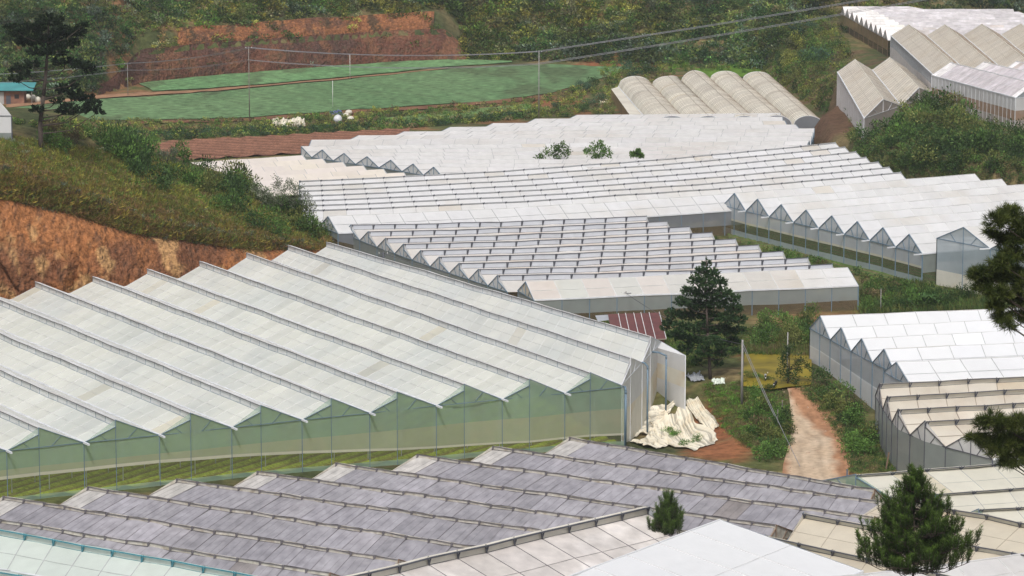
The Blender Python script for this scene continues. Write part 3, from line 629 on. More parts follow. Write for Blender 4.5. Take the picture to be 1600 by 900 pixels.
gG4 = greenhouse('greenhouse', 'whitish streaked greenhouse with a rust-stained long side wall above the green bank', G4, 12.0, 5.2, 8.0, a=.55, roof='film_lilac', raft='raft_light', raft_r=.035, truss=2.4, bands=((0, .3, 'net_pink'), (.3, .6, 'net_rust'), (.6, 1, 'net_white')), gable='net_blue',
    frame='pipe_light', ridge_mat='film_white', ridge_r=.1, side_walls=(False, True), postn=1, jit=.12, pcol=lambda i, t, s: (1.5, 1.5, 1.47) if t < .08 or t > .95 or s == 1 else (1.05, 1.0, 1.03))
# --- right: fresh white house and beige house
H_R = [((1282, 494), (1720, 476)), ((1315, 512), (1740, 491)), ((1347, 529), (1760, 507)), ((1382, 545.5), (1780, 527))]
gH = greenhouse('greenhouse', 'brand new bright white greenhouse with see-through grey zigzag end by the dirt road', H_R, 0, 4.8, 7.4, a=.5, roof='film_fresh', raft='raft_grey', raft_r=.04, truss=4.6,
    bands=((0, .46, 'net_white'), (.46, .50, 'film_fresh'), (.50, 1, 'net_pale')), gable='net_pale', frame='pipe_blue', frame_r=.055, ridge_mat='film_white', end_walls=(True, False), side_walls=(True, False), postn=2, jit=.02, filmsag=.16)
gH2 = greenhouse('greenhouse', 'lower fresh white bay along the near side of the new white greenhouse', [((1401, 566), (1790, 549))], 0, 4.8, 7.0, a=.55, near_w=10.5, roof='film_fresh', raft='raft_grey', raft_r=.04, truss=4.6,
    bands=((0, 1, 'net_pale'),), gable='net_pale', frame='pipe_blue', ridge_mat='film_white', end_walls=(True, False), side_walls=(False, False), postn=1, jit=.02, filmsag=.16)
I_R = [((1375, 599), (1780, 578)), ((1387, 619), (1790, 597)), ((1404, 639), (1800, 618)), ((1446, 657.5), (1810, 639)), ((1518, 676), (1830, 660))]
gI = greenhouse('greenhouse', 'beige dusty greenhouse with grey net walls below the bright white one', I_R, -1.2, 4.4, 7.0, a=.46, vent=.7, roof='film_beige', ventmat='film_sand', raft='raft_brown', raft_r=.045, truss=3.9,
    bands=((0, .5, 'net_grey'), (.5, 1, 'net_grey')), gable='net_white', frame='pipe_dark', frame_r=.05, end_walls=(True, False), side_walls=(True, True), ridge_r=.05, arms=.7, postn=2, jit=.05, over=.3)
# --- front: old purple-grey house
def pK(i, t, s):
    if t < .06: return (1.55, 1.55, 1.35)
    k = math.sin(t*33+i*9)*.05+math.sin(t*13+i*4)*.09
    return (1.0+k, 1.0+k, 1.0+k)
K_R = [((890, 683), (1366, 764)), ((770, 697), (1380, 783)), ((652, 710), (1366, 807)), ((525, 723), (1212, 820)), ((402, 736), (1130, 838)), ((276, 748), (858, 829)), ((137, 760), (742, 853)), ((5, 775), (622, 874)), ((-125, 791), (515, 895))]
gK = greenhouse('greenhouse', 'old greenhouse of weathered purple-grey panels with ragged whitish ridges in the foreground', K_R, -4, 4.2, 6.3, a=.40, vent=.42, roof='film_old', ventmat='film_dirty', raft='raft_dark', raft_r=.014, truss=3.0, minor=3, ends=('flush', 'step'),
    bands=((0, 1, 'net_grey'),), gable='film_dirty', frame='pipe_rust', ridge_mat='raft_dark', ridge_r=.03, pcol=pK, jit=.06, end_walls=(True, True), side_walls=(True, False), rough_ridge=.09, ridge_film='film_dirty', arms=.5, arm_mat='raft_dark', over=.06, postn=1, filmsag=.05)
M_R = [((-260, 780), (620, 938)), ((-300, 842), (500, 975)), ((-320, 905), (420, 1020))]
gM = greenhouse('greenhouse', 'pale aqua greenhouse with teal pipe ridges in the bottom left corner', M_R, -4, 5.0, 7.4, a=.45, vent=.75, roof='film_aqua', ventmat='film_aqua', raft='raft_grey', raft_r=.035, truss=4.2,
    frame='pipe_teal', ridge_mat='pipe_teal', ridge_r=.06, arms=.7, arm_mat='pipe_teal', end_walls=(True, True), bands=((0, 1, 'net_white'),), posts=(False, False), side_walls=(True, False))
L_R = [((1012, 791), (380, 938))]
gL = greenhouse('greenhouse', 'beige greenhouse with a long raised black-edged ridge vent at the bottom centre', L_R, -4, 4.4, 7.8, a=.58, near_w=17, vent=.9, roof='film_lilac', ventmat='film_sand', raft='raft_dark', raft_r=.03, truss=4.0,
    ridge_mat='pipe_dark', ridge_r=.08, arms=.9, end_walls=(True, False), bands=((0, 1, 'net_grey'),), gable='net_grey', posts=(False, False), pcol=lambda i, t, s: (1.15, 1.12, 1.06), ridge_film='film_sand', jit=.08, side_walls=(True, True))
N_R = [((1392, 775), (1700, 835)), ((1256, 801), (1640, 873)), ((1196, 836), (1580, 920))]
gN = greenhouse('greenhouse', 'cream-beige greenhouse behind the small pine in the bottom right corner', N_R, -4, 4.6, 7.0, a=.5, vent=.6, roof='film_sand', ventmat='film_cream', raft='raft_brown', raft_r=.018, truss=4.4,
    ridge_mat='pipe_dark', ridge_r=.06, arms=.9, end_walls=(True, False), bands=((0, 1, 'net_grey'),), gable='film_sand', posts=(False, False), side_walls=(True, False), pcol=lambda i, t, s: (.84, .80, .74))
J_R = [((1338, 741), (1760, 708)), ((1462, 771), (1800, 746)), ((1530, 795), (1820, 778))]
gJ = greenhouse('greenhouse', 'pale cream greenhouse with thin dark ridge lines beside the end of the dirt road', J_R, -3.5, 4.2, 6.2, a=.5, vent=.35, roof='film_cream', ventmat='film_cream', raft='raft_grey', raft_r=.022, truss=4.4,
    ridge_mat='pipe_dark', ridge_r=.05, arms=.8, end_walls=(True, False), bands=((0, 1, 'net_green'),), gable='net_green', frame='pipe_blue', postn=1, side_walls=(True, False))
gP = greenhouse('greenhouse', 'smooth snow-white greenhouse roof peak at the bottom edge of the picture', [((1125, 812.5), (760, 950))], -4, 6.1, 9.2, a=.86, near_w=20, roof='film_fresh', raft='raft_light', raft_r=.03, truss=6.5,
    ridge_mat='film_fresh', ridge_r=.08, end_walls=(True, False), bands=((0, 1, 'net_white'),), gable='film_fresh', posts=(False, False), jit=.01, filmsag=.12, side_walls=(False, True))
gQ = greenhouse('greenhouse', 'greyish plastic roof edge curving through the bottom right corner', [((1750, 838), (1290, 903))], -4, 5.4, 7.4, a=.5, near_w=10, roof='film_grey_white', raft='raft_light', raft_r=.05, truss=5,
    ridge_mat='film_white', ridge_r=.1, end_walls=(False, False), posts=(False, False), sag=.5, gutter=True)

# ================================================================ PLANTS
def gpv(px, py):
    px = np.asarray(px, float); py = np.asarray(py, float); out = np.zeros((len(px), 3))
    for s in range(0, len(px), 4000):
        a = px[s:s+4000]; b = py[s:s+4000]; dx = (a-800)/FPX; dy = -(b-450)/FPX; d = np.stack([dx, CP+dy*SP, -SP+dy*CP], 1)
        t = np.arange(150, 1300, 3.0)[None]/d[:, 1:2]; Zr = CAMH+d[:, 2:3]*t; hit = T(d[:, 0:1]*t, d[:, 1:2]*t) >= Zr
        k = np.argmax(hit, 1); k[~hit.any(1)] = t.shape[1]-1
        lo = t[np.arange(len(a)), np.maximum(k-1, 0)]; hi = t[np.arange(len(a)), k]
        for _ in range(9):
            m = (lo+hi)/2; h = T(d[:, 0]*m, d[:, 1]*m) >= CAMH+d[:, 2]*m; hi = np.where(h, m, hi); lo = np.where(h, lo, m)
        x = d[:, 0]*hi; y = d[:, 1]*hi; out[s:s+4000] = np.stack([x, y, T(x, y)], 1)
    return out
def inpoly(poly, n, rs):
    P = np.array(poly, float); lo = P.min(0); hi = P.max(0); out = []
    while len(out) < n:
        q = lo+(hi-lo)*rs.rand(n*3, 2); ins = np.zeros(len(q), bool); j = len(P)-1
        for i in range(len(P)):
            a, b = P[i], P[j]; c = ((a[1] > q[:, 1]) != (b[1] > q[:, 1])) & (q[:, 0] < (b[0]-a[0])*(q[:, 1]-a[1])/(b[1]-a[1]+1e-9)+a[0]); ins ^= c; j = i
        out += list(q[ins])
    return np.array(out[:n])
def leaves(P, L, W, rs, up=0.0, dirs=None):
    """one quad per point, random orientation, length L, width W"""
    n = len(P); u = rs.normal(size=(n, 3)) if dirs is None else dirs+rs.normal(size=(n, 3))*.25
    u[:, 2] += up; u /= np.linalg.norm(u, axis=1)[:, None]; v = np.cross(u, rs.normal(size=(n, 3))); v /= np.linalg.norm(v, axis=1)[:, None]+1e-9
    L = (L*(.6+.8*rs.rand(n)))[:, None]; W = (W*(.6+.8*rs.rand(n)))[:, None]
    return np.stack([P-u*L*.1-v*W*.25, P+u*L*.5-v*W*.5, P+u*L, P+u*L*.45+v*W*.5], 1).reshape(-1, 3)
def shrub_proto(seed, n=300, lobes=8, flat=.8, leaf=.16, pal=((.05, .08, .02), (.09, .12, .03)), spiky=0.0, open_=0.0):
    rs = np.random.RandomState(seed); V = []; C = []
    for l in range(lobes):
        a = rs.rand()*6.28; rr = rs.rand()**.6*.62; c = np.array([math.cos(a)*rr, math.sin(a)*rr, (.3+.55*rs.rand()*(1-rr*.6))*flat*1.3]); r = .28+.25*rs.rand()
        m = n//lobes; d = rs.normal(size=(m, 3)); d /= np.linalg.norm(d, axis=1)[:, None]; q = c+d*(r*(.45+.6*rs.rand(m)**.6))[:, None]*np.array([1, 1, .9])
        q[:, 2] = np.maximum(q[:, 2], .02); V.append(leaves(q, leaf, leaf*.55, rs, spiky, d+np.array([0, 0, .3])))
        t = rs.rand(); k = (np.array(pal[0])*(1-t)+np.array(pal[1])*t)*(.65+.75*rs.rand()); C.append(np.repeat(k[None]*(.5+1.0*rs.rand(m))[:, None], 4, 0))
    return np.concatenate(V), np.concatenate(C)
PAL = {k: tuple(tuple(c*g_ for c, g_ in zip(t, (1.38, 1.55, 1.38))) for t in v) for k, v in dict(dark=((.020, .042, .014), (.050, .080, .022)), green=((.045, .085, .020), (.085, .135, .032)), olive=((.085, .095, .028), (.140, .135, .045)), yellow=((.14, .15, .03), (.20, .18, .05)),
           brown=((.10, .070, .040), (.15, .105, .06)), grey=((.10, .11, .075), (.16, .16, .12)), blue=((.030, .060, .040), (.060, .095, .060)), lush=((.05, .13, .02), (.11, .20, .03))).items()}
def merge(protos, pos, scl, rot, tint):
    """copies of leaf clumps joined into one mesh (uncountable scrub)"""
    Vs = []; Cs = []
    for k, (p, s, r, t) in enumerate(zip(pos, scl, rot, tint)):
        V, C = protos[int(r*997) % len(protos)]; c, sn = math.cos(r), math.sin(r)
        x = V[:, 0]*c-V[:, 1]*sn; y = V[:, 0]*sn+V[:, 1]*c; Vs.append(np.stack([x*s[0], y*s[0], V[:, 2]*s[1]], 1)+p); Cs.append(C*t)
    V = np.concatenate(Vs); return V, np.arange(len(V)).reshape(-1, 4), np.concatenate(Cs)
def scrub(name, P, protos, smin, smax, rs, hf=1.0, tintf=None, kind='stuff', sink=.1):
    n = len(P); s = smin+(smax-smin)*rs.rand(n)**1.5; sc = np.stack([s, s*hf*(.7+.6*rs.rand(n))], 1)
    t = tintf(P) if tintf is not None else np.ones((n, 3)); t = t*(.75+.5*rs.rand(n))[:, None]
    P = P.copy(); P[:, 2] -= sink*s
    V, F, C = merge(protos, P, sc, rs.rand(n)*6.28, t); o = mk(name, V, F, 'leaf', None, C); o['kind'] = kind; return o
rs = np.random.RandomState(3)
far_pr = [shrub_proto(100+i, 64, 5, .8, .30, PAL[k]) for i, k in enumerate(['dark', 'green', 'olive', 'dark', 'grey', 'olive', 'brown', 'green', 'dark', 'yellow'])]
# hillside scrub at the back
def hill_pts(n, x0, x1, s0, s1, rs):
    x = x0+(x1-x0)*rs.rand(n); s = s0+(s1-s0)*rs.rand(n)**1.15; y = np.interp(x, BHX, BHY)+s; return np.stack([x, y, T(x, y)], 1), s
P, s_ = hill_pts(9500, -200, 100, 0, 62, rs)
cut = (P[:, 0] > -112) & (P[:, 0] < -16) & (s_ < 13+5*fbm(P[:, 0]*.1, P[:, 0]*0)) & (rs.rand(len(P)) > .04+.5*S(.5, .62, fbm(P[:, 0]*.09+4, P[:, 1]*.2, 3))*S(4, 7, s_))
P = P[~cut]
def hill_tint(P):
    a = fbm(P[:, 0]*.035, P[:, 1]*.05, 3)[:, None]; b = fbm(P[:, 0]*.1+9, P[:, 1]*.13, 3)[:, None]
    t = S(.40, .62, a); u = S(.45, .65, b); return (np.array([.72, .84, .95])*(1-t)+np.array([1.15, 1.0, .75])*t)*(.75+.65*u)
scrub('hillside_scrub', P, far_pr, 1.0, 2.8, rs, .9, hill_tint)
P2, s_ = hill_pts(1100, -200, 100, 1, 60, rs); cut = (P2[:, 0] > -114) & (P2[:, 0] < -14) & (s_ < 17); P2 = P2[~cut]
scrub('hillside_bushes', P2, [shrub_proto(150+i, 170, 9, .9, .19, PAL[k]) for i, k in enumerate(['dark', 'green', 'olive', 'grey', 'green', 'yellow', 'dark'])], 2.4, 4.6, rs, .85, lambda P: hill_tint(P)*1.12)
P, s_ = hill_pts(1500, 84, 210, 2, 60, rs); scrub('far_scrub', P, far_pr, 1.2, 3.4, rs, 1.0, hill_tint)
# strip of plants between fields and the greenhouses
def zone(name, poly, n, kinds, smin, smax, seed, hf=1.0, leafn=64, leaf=.30, tint=1.0):
    r_ = np.random.RandomState(seed); q = inpoly(poly, n, r_); P = gpv(q[:, 0], q[:, 1]); pr = [shrub_proto(seed*7+i, leafn, 5, .8, leaf, PAL[k]) for i, k in enumerate(kinds)]
    return scrub(name, P, pr, smin, smax, r_, hf, lambda P: np.full((len(P), 3), tint)*(.6+.8*fbm(P[:, 0]*.12, P[:, 1]*.08, 2)[:, None]))
zone('field_margin', [(20, 192), (400, 188), (560, 176), (760, 164), (860, 150), (985, 112), (1060, 112), (960, 178), (830, 186), (560, 207), (400, 214), (150, 222)], 2300, ['green', 'olive', 'brown', 'dark', 'olive', 'yellow'], .4, 1.5, 21)
zone('vegetable_rows', [(200, 207), (400, 202), (560, 196), (700, 187), (840, 176), (840, 184), (700, 196), (560, 205), (400, 213), (200, 222)], 900, ['blue', 'green', 'dark'], .6, 1.3, 22)
zone('weeds', [(930, 100), (1080, 90), (1090, 112), (1200, 112), (1200, 100), (1300, 90), (1250, 140), (1130, 108), (990, 117), (950, 135)], 500, ['green', 'olive', 'yellow', 'lush'], .5, 1.6, 23)
# grass and weeds on the left spur, along the roadside and in the gaps
def grass(name, poly, n, kinds, seed, h=.9, sz=.8, extra=None):
    r_ = np.random.RandomState(seed); q = inpoly(poly, n, r_); P = gpv(q[:, 0], q[:, 1]); pr = []
    for i, k in enumerate(kinds):
        m = 46; pts = np.stack([r_.normal(size=m)*.5, r_.normal(size=m)*.5, r_.rand(m)*.15], 1); V = leaves(pts, .55, .075, r_, .9)
        t = r_.rand(m)[:, None]; C = np.repeat((np.array(PAL[k][0])*(1-t)+np.array(PAL[k][1])*t)*(.6+.8*r_.rand(m))[:, None], 4, 0); pr.append((V, C))
    return scrub(name, P, pr, sz*.5, sz*1.3, r_, h, lambda P: np.ones((len(P), 3))*(.7+.6*fbm(P[:, 0]*.2, P[:, 1]*.14, 3)[:, None]) if extra is None else extra(P), sink=0)
SPUR = [(-60, 205), (150, 235), (250, 245), (330, 285), (430, 335), (520, 372), (500, 390), (400, 394), (300, 378), (200, 364), (100, 332), (0, 312), (-60, 304)]
def spur_tint(P):
    e = (P[:, 1]-np.interp(P[:, 0], CLX, CLY))*.72; k = S(6, 22, e)[:, None]; n = fbm(P[:, 0]*.15, P[:, 1]*.1, 3)[:, None]
    return (np.array([1.15, .82, .76])*(1-k)+np.array([1.28, 1.18, .95])*k)*(.6+1.0*n)
grass('spur_grass', SPUR, 13000, ['olive', 'brown', 'olive', 'green', 'yellow', 'brown'], 31, 1.0, 1.1, spur_tint)
zone('spur_weeds', SPUR, 1500, ['olive', 'brown', 'green', 'yellow', 'grey', 'olive'], .4, 1.1, 32, leafn=110, leaf=.18)
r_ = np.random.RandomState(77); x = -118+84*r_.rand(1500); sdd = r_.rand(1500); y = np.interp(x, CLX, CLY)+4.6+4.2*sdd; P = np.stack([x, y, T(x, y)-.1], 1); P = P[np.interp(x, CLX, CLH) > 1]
scrub('dry_shade_fringe', P, [shrub_proto(900+i, 80, 5, .8, .24, tuple(tuple(c*.62 for c in t) for t in PAL[k])) for i, k in enumerate(['brown', 'brown', 'grey', 'dark'])], .5, 1.3, r_, .8)  # dry brown clumps on the cliff lip, palette darkened to paint in its shadow
grass('roadside_grass', [(1100, 600), (1215, 598), (1232, 640), (1236, 675), (1222, 720), (1170, 700), (1120, 660)], 1700, ['green', 'olive', 'brown', 'lush'], 33, .8, .7)
grass('verge_grass', [(1240, 600), (1275, 600), (1370, 680), (1400, 735), (1330, 740), (1322, 700), (1290, 650)], 1300, ['green', 'olive', 'brown', 'dark'], 34, .9, .7)
grass('meadow_grass', [(860, 480), (1040, 520), (1270, 510), (1270, 560), (1160, 552), (1060, 580), (1040, 540)], 1500, ['green', 'olive', 'dark'], 35, .9, .8)
zone('gap_weeds', [(1040, 352), (1112, 378), (1260, 404), (1345, 436), (1350, 450), (1500, 470), (1440, 452), (1180, 396)], 260, ['brown', 'green', 'olive', 'dark'], .5, 1.3, 61, leafn=90, leaf=.22)
grass('pond_reeds', [(1150, 545), (1270, 545), (1270, 560), (1160, 556)], 350, ['olive', 'brown', 'green'], 36, 1.6, .9)
grass('reeds', [(1345, 470), (1360, 440), (1420, 440), (1560, 470), (1560, 490), (1350, 492)], 900, ['dark', 'green', 'olive'], 37, 1.2, 1.2)
zone('bank_undergrowth', [(1330, 150), (1480, 130), (1600, 205), (1600, 290), (1530, 285), (1400, 280), (1320, 230)], 950, ['green', 'dark', 'olive', 'dark'], .8, 2.0, 38, leafn=110, leaf=.2)
zone('slope_undergrowth', [(1180, 20), (1316, 20), (1330, 90), (1310, 130), (1290, 180), (1230, 140), (1180, 100)], 1000, ['green', 'dark', 'olive', 'yellow', 'brown'], .8, 2.2, 39, leafn=80, leaf=.24)
# ---- countable shrubs: prototypes copied
PROTO = {}
def shrub_obj(kind, var, pts, first):
    key = (kind, var)
    if key not in PROTO:
        V, C = shrub_proto(500+var*17+sum(map(ord, kind)), 520, 11, .85, .125, PAL[kind]); me_o = mk('shrub', V, np.arange(len(V)).reshape(-1, 4), 'leaf', None, C, loc=(0, 0, 0)); PROTO[key] = me_o; return me_o
    o = PROTO[key].copy(); COL.objects.link(o); return o
def shrubs(poly, n, kinds, smin, smax, seed, lab, group, hf=1.0, fixed=None):
    r_ = np.random.RandomState(seed); q = inpoly(poly, n, r_) if fixed is None else np.array(fixed, float); P = gpv(q[:, 0], q[:, 1])
    for k, p in enumerate(P):
        kd = kinds[r_.randint(len(kinds))]; o = shrub_obj(kd, r_.randint(3), p, 0); s = smin+(smax-smin)*r_.rand(); o.location = (p[0], p[1], p[2]-.12*s); o.scale = (s, s*(.8+.4*r_.rand()), s*hf*(.8+.5*r_.rand())); o.rotation_euler = (0, 0, r_.rand()*6.28)
        label(o, lab, 'shrub', group)
shrubs([(150, 228), (250, 222), (300, 250), (330, 285), (300, 305), (230, 300), (170, 270)], 28, ['dark', 'green', 'dark', 'dark'], 2.1, 3.4, 41, 'dark leafy shrub crowding the crest of the left spur', 'shrubs on the crest of the left spur', 1.25)
shrubs([(300, 285), (400, 290), (470, 325), (520, 380), (440, 376), (350, 345)], 40, ['green', 'dark', 'green', 'dark', 'olive'], 1.9, 3.3, 42, 'mid green shrub on the lower end of the left spur above the pale green greenhouse', 'shrubs on the lower end of the left spur', 1.15)
shrubs(None, 0, ['green', 'olive', 'dark'], 2.4, 3.0, 57, 'tall shrub hiding the left end of the long white greenhouse', 'shrubs at the left end of the long white greenhouse', 1.5, fixed=[(462, 352), (474, 362), (450, 345), (486, 370), (468, 345), (436, 338)])
shrubs([(80, 205), (150, 215), (150, 240), (60, 245)], 6, ['olive', 'brown', 'green'], 1.7, 3.0, 43, 'olive shrub around the foot of the tall pine at left', 'shrubs under the tall pine', 1.3)
shrubs([(1345, 200), (1410, 178), (1470, 158), (1560, 205), (1545, 262), (1420, 268), (1345, 225)], 44, ['dark', 'green', 'dark', 'olive'], 2.8, 4.4, 44, 'dense dark green shrub on the bank below the streaked greenhouse', 'shrubs on the right bank', 1.0)
shrubs([(1545, 235), (1600, 210), (1640, 240), (1640, 290), (1560, 280)], 9, ['dark', 'green'], 2.6, 4.0, 45, 'dark shrub in the clump at the right edge below the rust-stained wall', 'shrubs at the right edge', 1.0)
shrubs([(1200, 70), (1250, 35), (1300, 50), (1302, 110), (1290, 165), (1240, 130)], 30, ['dark', 'green', 'olive', 'yellow', 'blue'], 2.6, 4.6, 46, 'bushy shrub on the slope between the arched tunnels and the hilltop greenhouses', 'shrubs on the slope beside the tunnels', 1.1)
shrubs([(850, 150), (955, 120), (955, 175), (870, 178)], 10, ['dark', 'blue', 'green'], 1.4, 2.6, 47, 'small dark shrub left of the arched tunnels', 'shrubs left of the tunnels', 1.0)
shrubs([(960, 112), (1010, 105), (1030, 122), (985, 130)], 5, ['dark', 'blue'], 2.2, 3.4, 48, 'round dark bush behind the left end of the arched tunnels', 'bushes behind the tunnels', 1.0)
shrubs([(1165, 500), (1270, 500), (1270, 548), (1170, 545)], 16, ['green', 'dark', 'olive'], 1.4, 2.6, 49, 'green shrub on the far side of the yellow pond', 'shrubs behind the pond', 1.2)
shrubs([(1150, 618), (1170, 612), (1215, 635), (1236, 690), (1205, 728), (1170, 705), (1150, 660)], 30, ['green', 'olive', 'green', 'dark', 'brown', 'dark'], 1.0, 2.1, 50, 'leafy shrub on the left verge of the dirt road', 'shrubs on the left verge of the road', 1.1)
shrubs([(1275, 600), (1300, 605), (1368, 665), (1372, 730), (1335, 715), (1310, 650)], 26, ['green', 'dark', 'olive', 'brown'], 1.1, 2.3, 51, 'scrubby plant between the dirt road and the new white greenhouse', 'shrubs on the right verge of the road', 1.1)
shrubs([(1345, 450), (1400, 430), (1440, 450), (1560, 475), (1545, 490), (1350, 490)], 16, ['dark', 'green', 'dark', 'brown'], 1.5, 2.6, 52, 'dark shrub in the hedge gap behind the new white greenhouse', 'shrubs behind the white greenhouse', 1.2)
shrubs([(860, 478), (935, 480), (1000, 530), (930, 500)], 10, ['olive', 'grey', 'green'], 1.0, 1.9, 53, 'pale olive shrub by the red tin roof', 'shrubs by the tin-roofed shed', 1.2)
shrubs([(1020, 675), (1075, 672), (1105, 695), (1060, 700)], 6, ['lush', 'green'], .9, 1.4, 54, 'bright green bush at the foot of the crumpled white sheeting', 'bushes by the sheeting', 1.0)
shrubs([(505, 355), (540, 365), (600, 395), (560, 385)], 7, ['grey', 'brown', 'olive'], .8, 1.5, 55, 'greyish weed bush between the two greenhouses near the dark pole', 'weed bushes near the dark pole', 1.1)
shrubs(None, 0, ['lush'], 2.2, 2.4, 56, 'bright yellow-green bush at the foot of the back hill', None, 1.2, fixed=[(188, 108)])
shrubs([(1160, 585), (1210, 590), (1205, 612), (1150, 610)], 9, ['olive', 'green', 'dark'], .8, 1.4, 62, 'low shrub between the weathered pole and the parked motorbikes', 'shrubs by the parked motorbikes', .8)
# ---- trees
def broadleaf(name, lab, px, py, dist, h, crown, kind, seed, leaf=.28, n=1500, zb=None, cat='tree', tr=.10, group=None):
    """crown: list of (dx, dz, r) lobes in metres relative to the base"""
    rs_ = np.random.RandomState(seed); b_ = UD(px, py, dist); b_ = np.array([b_[0], b_[1], Tz(b_[0], b_[1]) if zb is None else zb])
    root = thing(name, lab, cat, b_, group); tb = MB(); top = max(c[1] for c in crown)
    tp = [b_+np.array([.12*math.sin(k*1.3+seed), .1*math.cos(k*1.7), top*.8*k/4]) for k in range(5)]; tb.tube(tp, tr, 6, r2=tr*.4)
    Vs = []; Cs = []
    for (dx, dz, r) in crown:
        c = b_+np.array([dx, rs_.uniform(-.6, .6)*r, dz]); tb.tube([tp[2], (tp[2]+c)/2+[0, 0, .3], c], tr*.4, 5, r2=tr*.15)
        for q in range(4):
            e = c+rs_.normal(size=3)*r*.5; tb.bar(c, e, tr*.14)
        m = int(n*r*r/sum(k[2]**2 for k in crown)); d = rs_.normal(size=(m, 3)); d /= np.linalg.norm(d, axis=1)[:, None]
        sub = rs_.normal(size=(9, 3)); sub /= np.linalg.norm(sub, axis=1)[:, None]; pick = rs_.randint(9, size=m)
        q = c+sub[pick]*r*.62+d*(r*.42*rs_.rand(m)**.5)[:, None]; Vs.append(leaves(q, leaf, leaf*.6, rs_, 0, d)); t = rs_.rand(9)[pick][:, None]
        Cs.append(np.repeat((np.array(PAL[kind][0])*(1-t)+np.array(PAL[kind][1])*t)*(.65+.7*rs_.rand(m))[:, None], 4, 0))
    tb.build('trunk', 'bark', root); V = np.concatenate(Vs); mk('crown', V, np.arange(len(V)).reshape(-1, 4), 'leaf', root, np.concatenate(Cs)); return root
def pine(lab, base, trunk, pads, seed, tuft=.5, nt=26, blade=.045, dens=1.0, tr=.3, pal=((.012, .030, .010), (.035, .060, .018)), up=.5, name='pine_tree', radial=False, minbr=.05):
    """trunk: list of world points; pads: (centre xyz, rx, ry, rz) foliage masses each carried by a limb"""
    rs_ = np.random.RandomState(seed); root = thing(name, lab, 'pine tree', base); tb = MB(); tb.tube(trunk, tr, 8, r2=tr*.25); lb = MB()
    Vs = []; Cs = []; tk = np.array(trunk)
    for (c, rx, ry, rz) in pads:
        c = np.array(c); zz = c[2]-.35*abs(c[0]-tk[0][0])-.3
        k = np.argmin(np.abs(tk[:, 2]-zz)); k = min(max(k, 1), len(tk)-1); s_ = tk[k]*.5+tk[k-1]*.5 if abs(tk[k][2]-zz) > .5 else tk[k]
        s_ = np.array([np.interp(zz, tk[:, 2], tk[:, 0]), np.interp(zz, tk[:, 2], tk[:, 1]), np.clip(zz, tk[0][2], tk[-1][2])])
        mid = (s_+c)/2+np.array([0, 0, -.12*np.linalg.norm(c-s_)]); lb.tube([s_, mid, c], tr*.3, 6, r2=tr*.1)
        m = int(dens*(rx*ry+rx*rz+ry*rz)/3*14)+6
        d = rs_.normal(size=(m, 3)); d /= np.linalg.norm(d, axis=1)[:, None]; q = c+d*(rs_.rand(m)**.45)[:, None]*np.array([rx, ry, rz])
        for j in range(0, m, 3):
            lb.bar(c+(q[j]-c)*.15, q[j], max(.02, tr*.06), r2=.012)
        out = d*np.array([1, 1, .5])+np.array([0, 0, up])
        out /= np.linalg.norm(out, axis=1)[:, None]
        Q = np.repeat(q, nt, 0); al = np.tile(np.linspace(0, 1, nt), m)[:, None]*tuft*.8; O = np.repeat(out, nt, 0); dd = O*.8+rs_.normal(size=(m*nt, 3))*(.55 if not radial else .8)
        Vs.append(leaves(Q+O*al*(1 if not radial else .35), tuft*(.55 if not radial else .85), blade*2, rs_, 0, dd)); t = np.repeat(rs_.rand(m), nt)[:, None]
        Cs.append(np.repeat((np.array(pal[0])*(1-t)+np.array(pal[1])*t)*(.6+.8*rs_.rand(m*nt))[:, None], 4, 0))
    tb.build('trunk', 'bark', root, smooth=True); lb.build('limbs', 'bark', root); V = np.concatenate(Vs)
    mk('crown', V, np.arange(len(V)).reshape(-1, 4), 'needle', root, np.concatenate(Cs)); return root
def pads_px(lst, dist, seed, depth=.9, m=4):
    """foliage masses given as (x, y, half width, half height) seen at a distance"""
    r_ = np.random.RandomState(seed); out = []; k = dist/FPX*(1.2 if dist < 200 else .82)
    for (x, y, rx, rz) in lst:
        dd = r_.uniform(-1, 1)*depth*m*.5; out.append((UD(x, y, dist+dd), rx*k, rx*k*.8, rz*k))
    return out
# tall pine on the left spur
d0 = 540; b0 = GP(64, 236); d0 = b0[1]
tr_ = [b0-[0, 0, .5], UD(63, 190, d0), UD(68, 150, d0), UD(72, 110, d0), UD(74, 80, d0), UD(76, 50, d0), UD(75, 30, d0)]
LP = [(78, 32, 22, 10), (50, 45, 26, 9), (28, 52, 16, 8), (100, 50, 24, 10), (122, 50, 14, 8), (70, 62, 30, 11), (40, 66, 20, 8), (105, 68, 20, 9), (88, 80, 24, 9), (58, 82, 16, 7), (50, 102, 14, 6), (30, 110, 14, 7), (24, 124, 9, 6), (38, 118, 8, 5),
      (110, 100, 14, 8), (128, 103, 16, 7), (142, 110, 8, 6), (92, 98, 10, 6), (100, 140, 14, 7), (112, 134, 10, 6), (122, 150, 18, 9), (145, 165, 14, 8), (154, 175, 7, 7), (105, 172, 20, 9), (128, 172, 14, 7), (90, 158, 9, 5), (58, 172, 10, 6), (135, 155, 12, 7), (15, 42, 9, 5), (130, 40, 8, 5)]
pine('tall dark pine with ragged flat tiers of needles standing on the grassy left spur', b0, tr_, pads_px(LP, d0, 5, m=6), 61, tuft=.65, nt=24, blade=.10, dens=2.8, tr=.42, pal=((.008, .020, .009), (.022, .040, .014)))
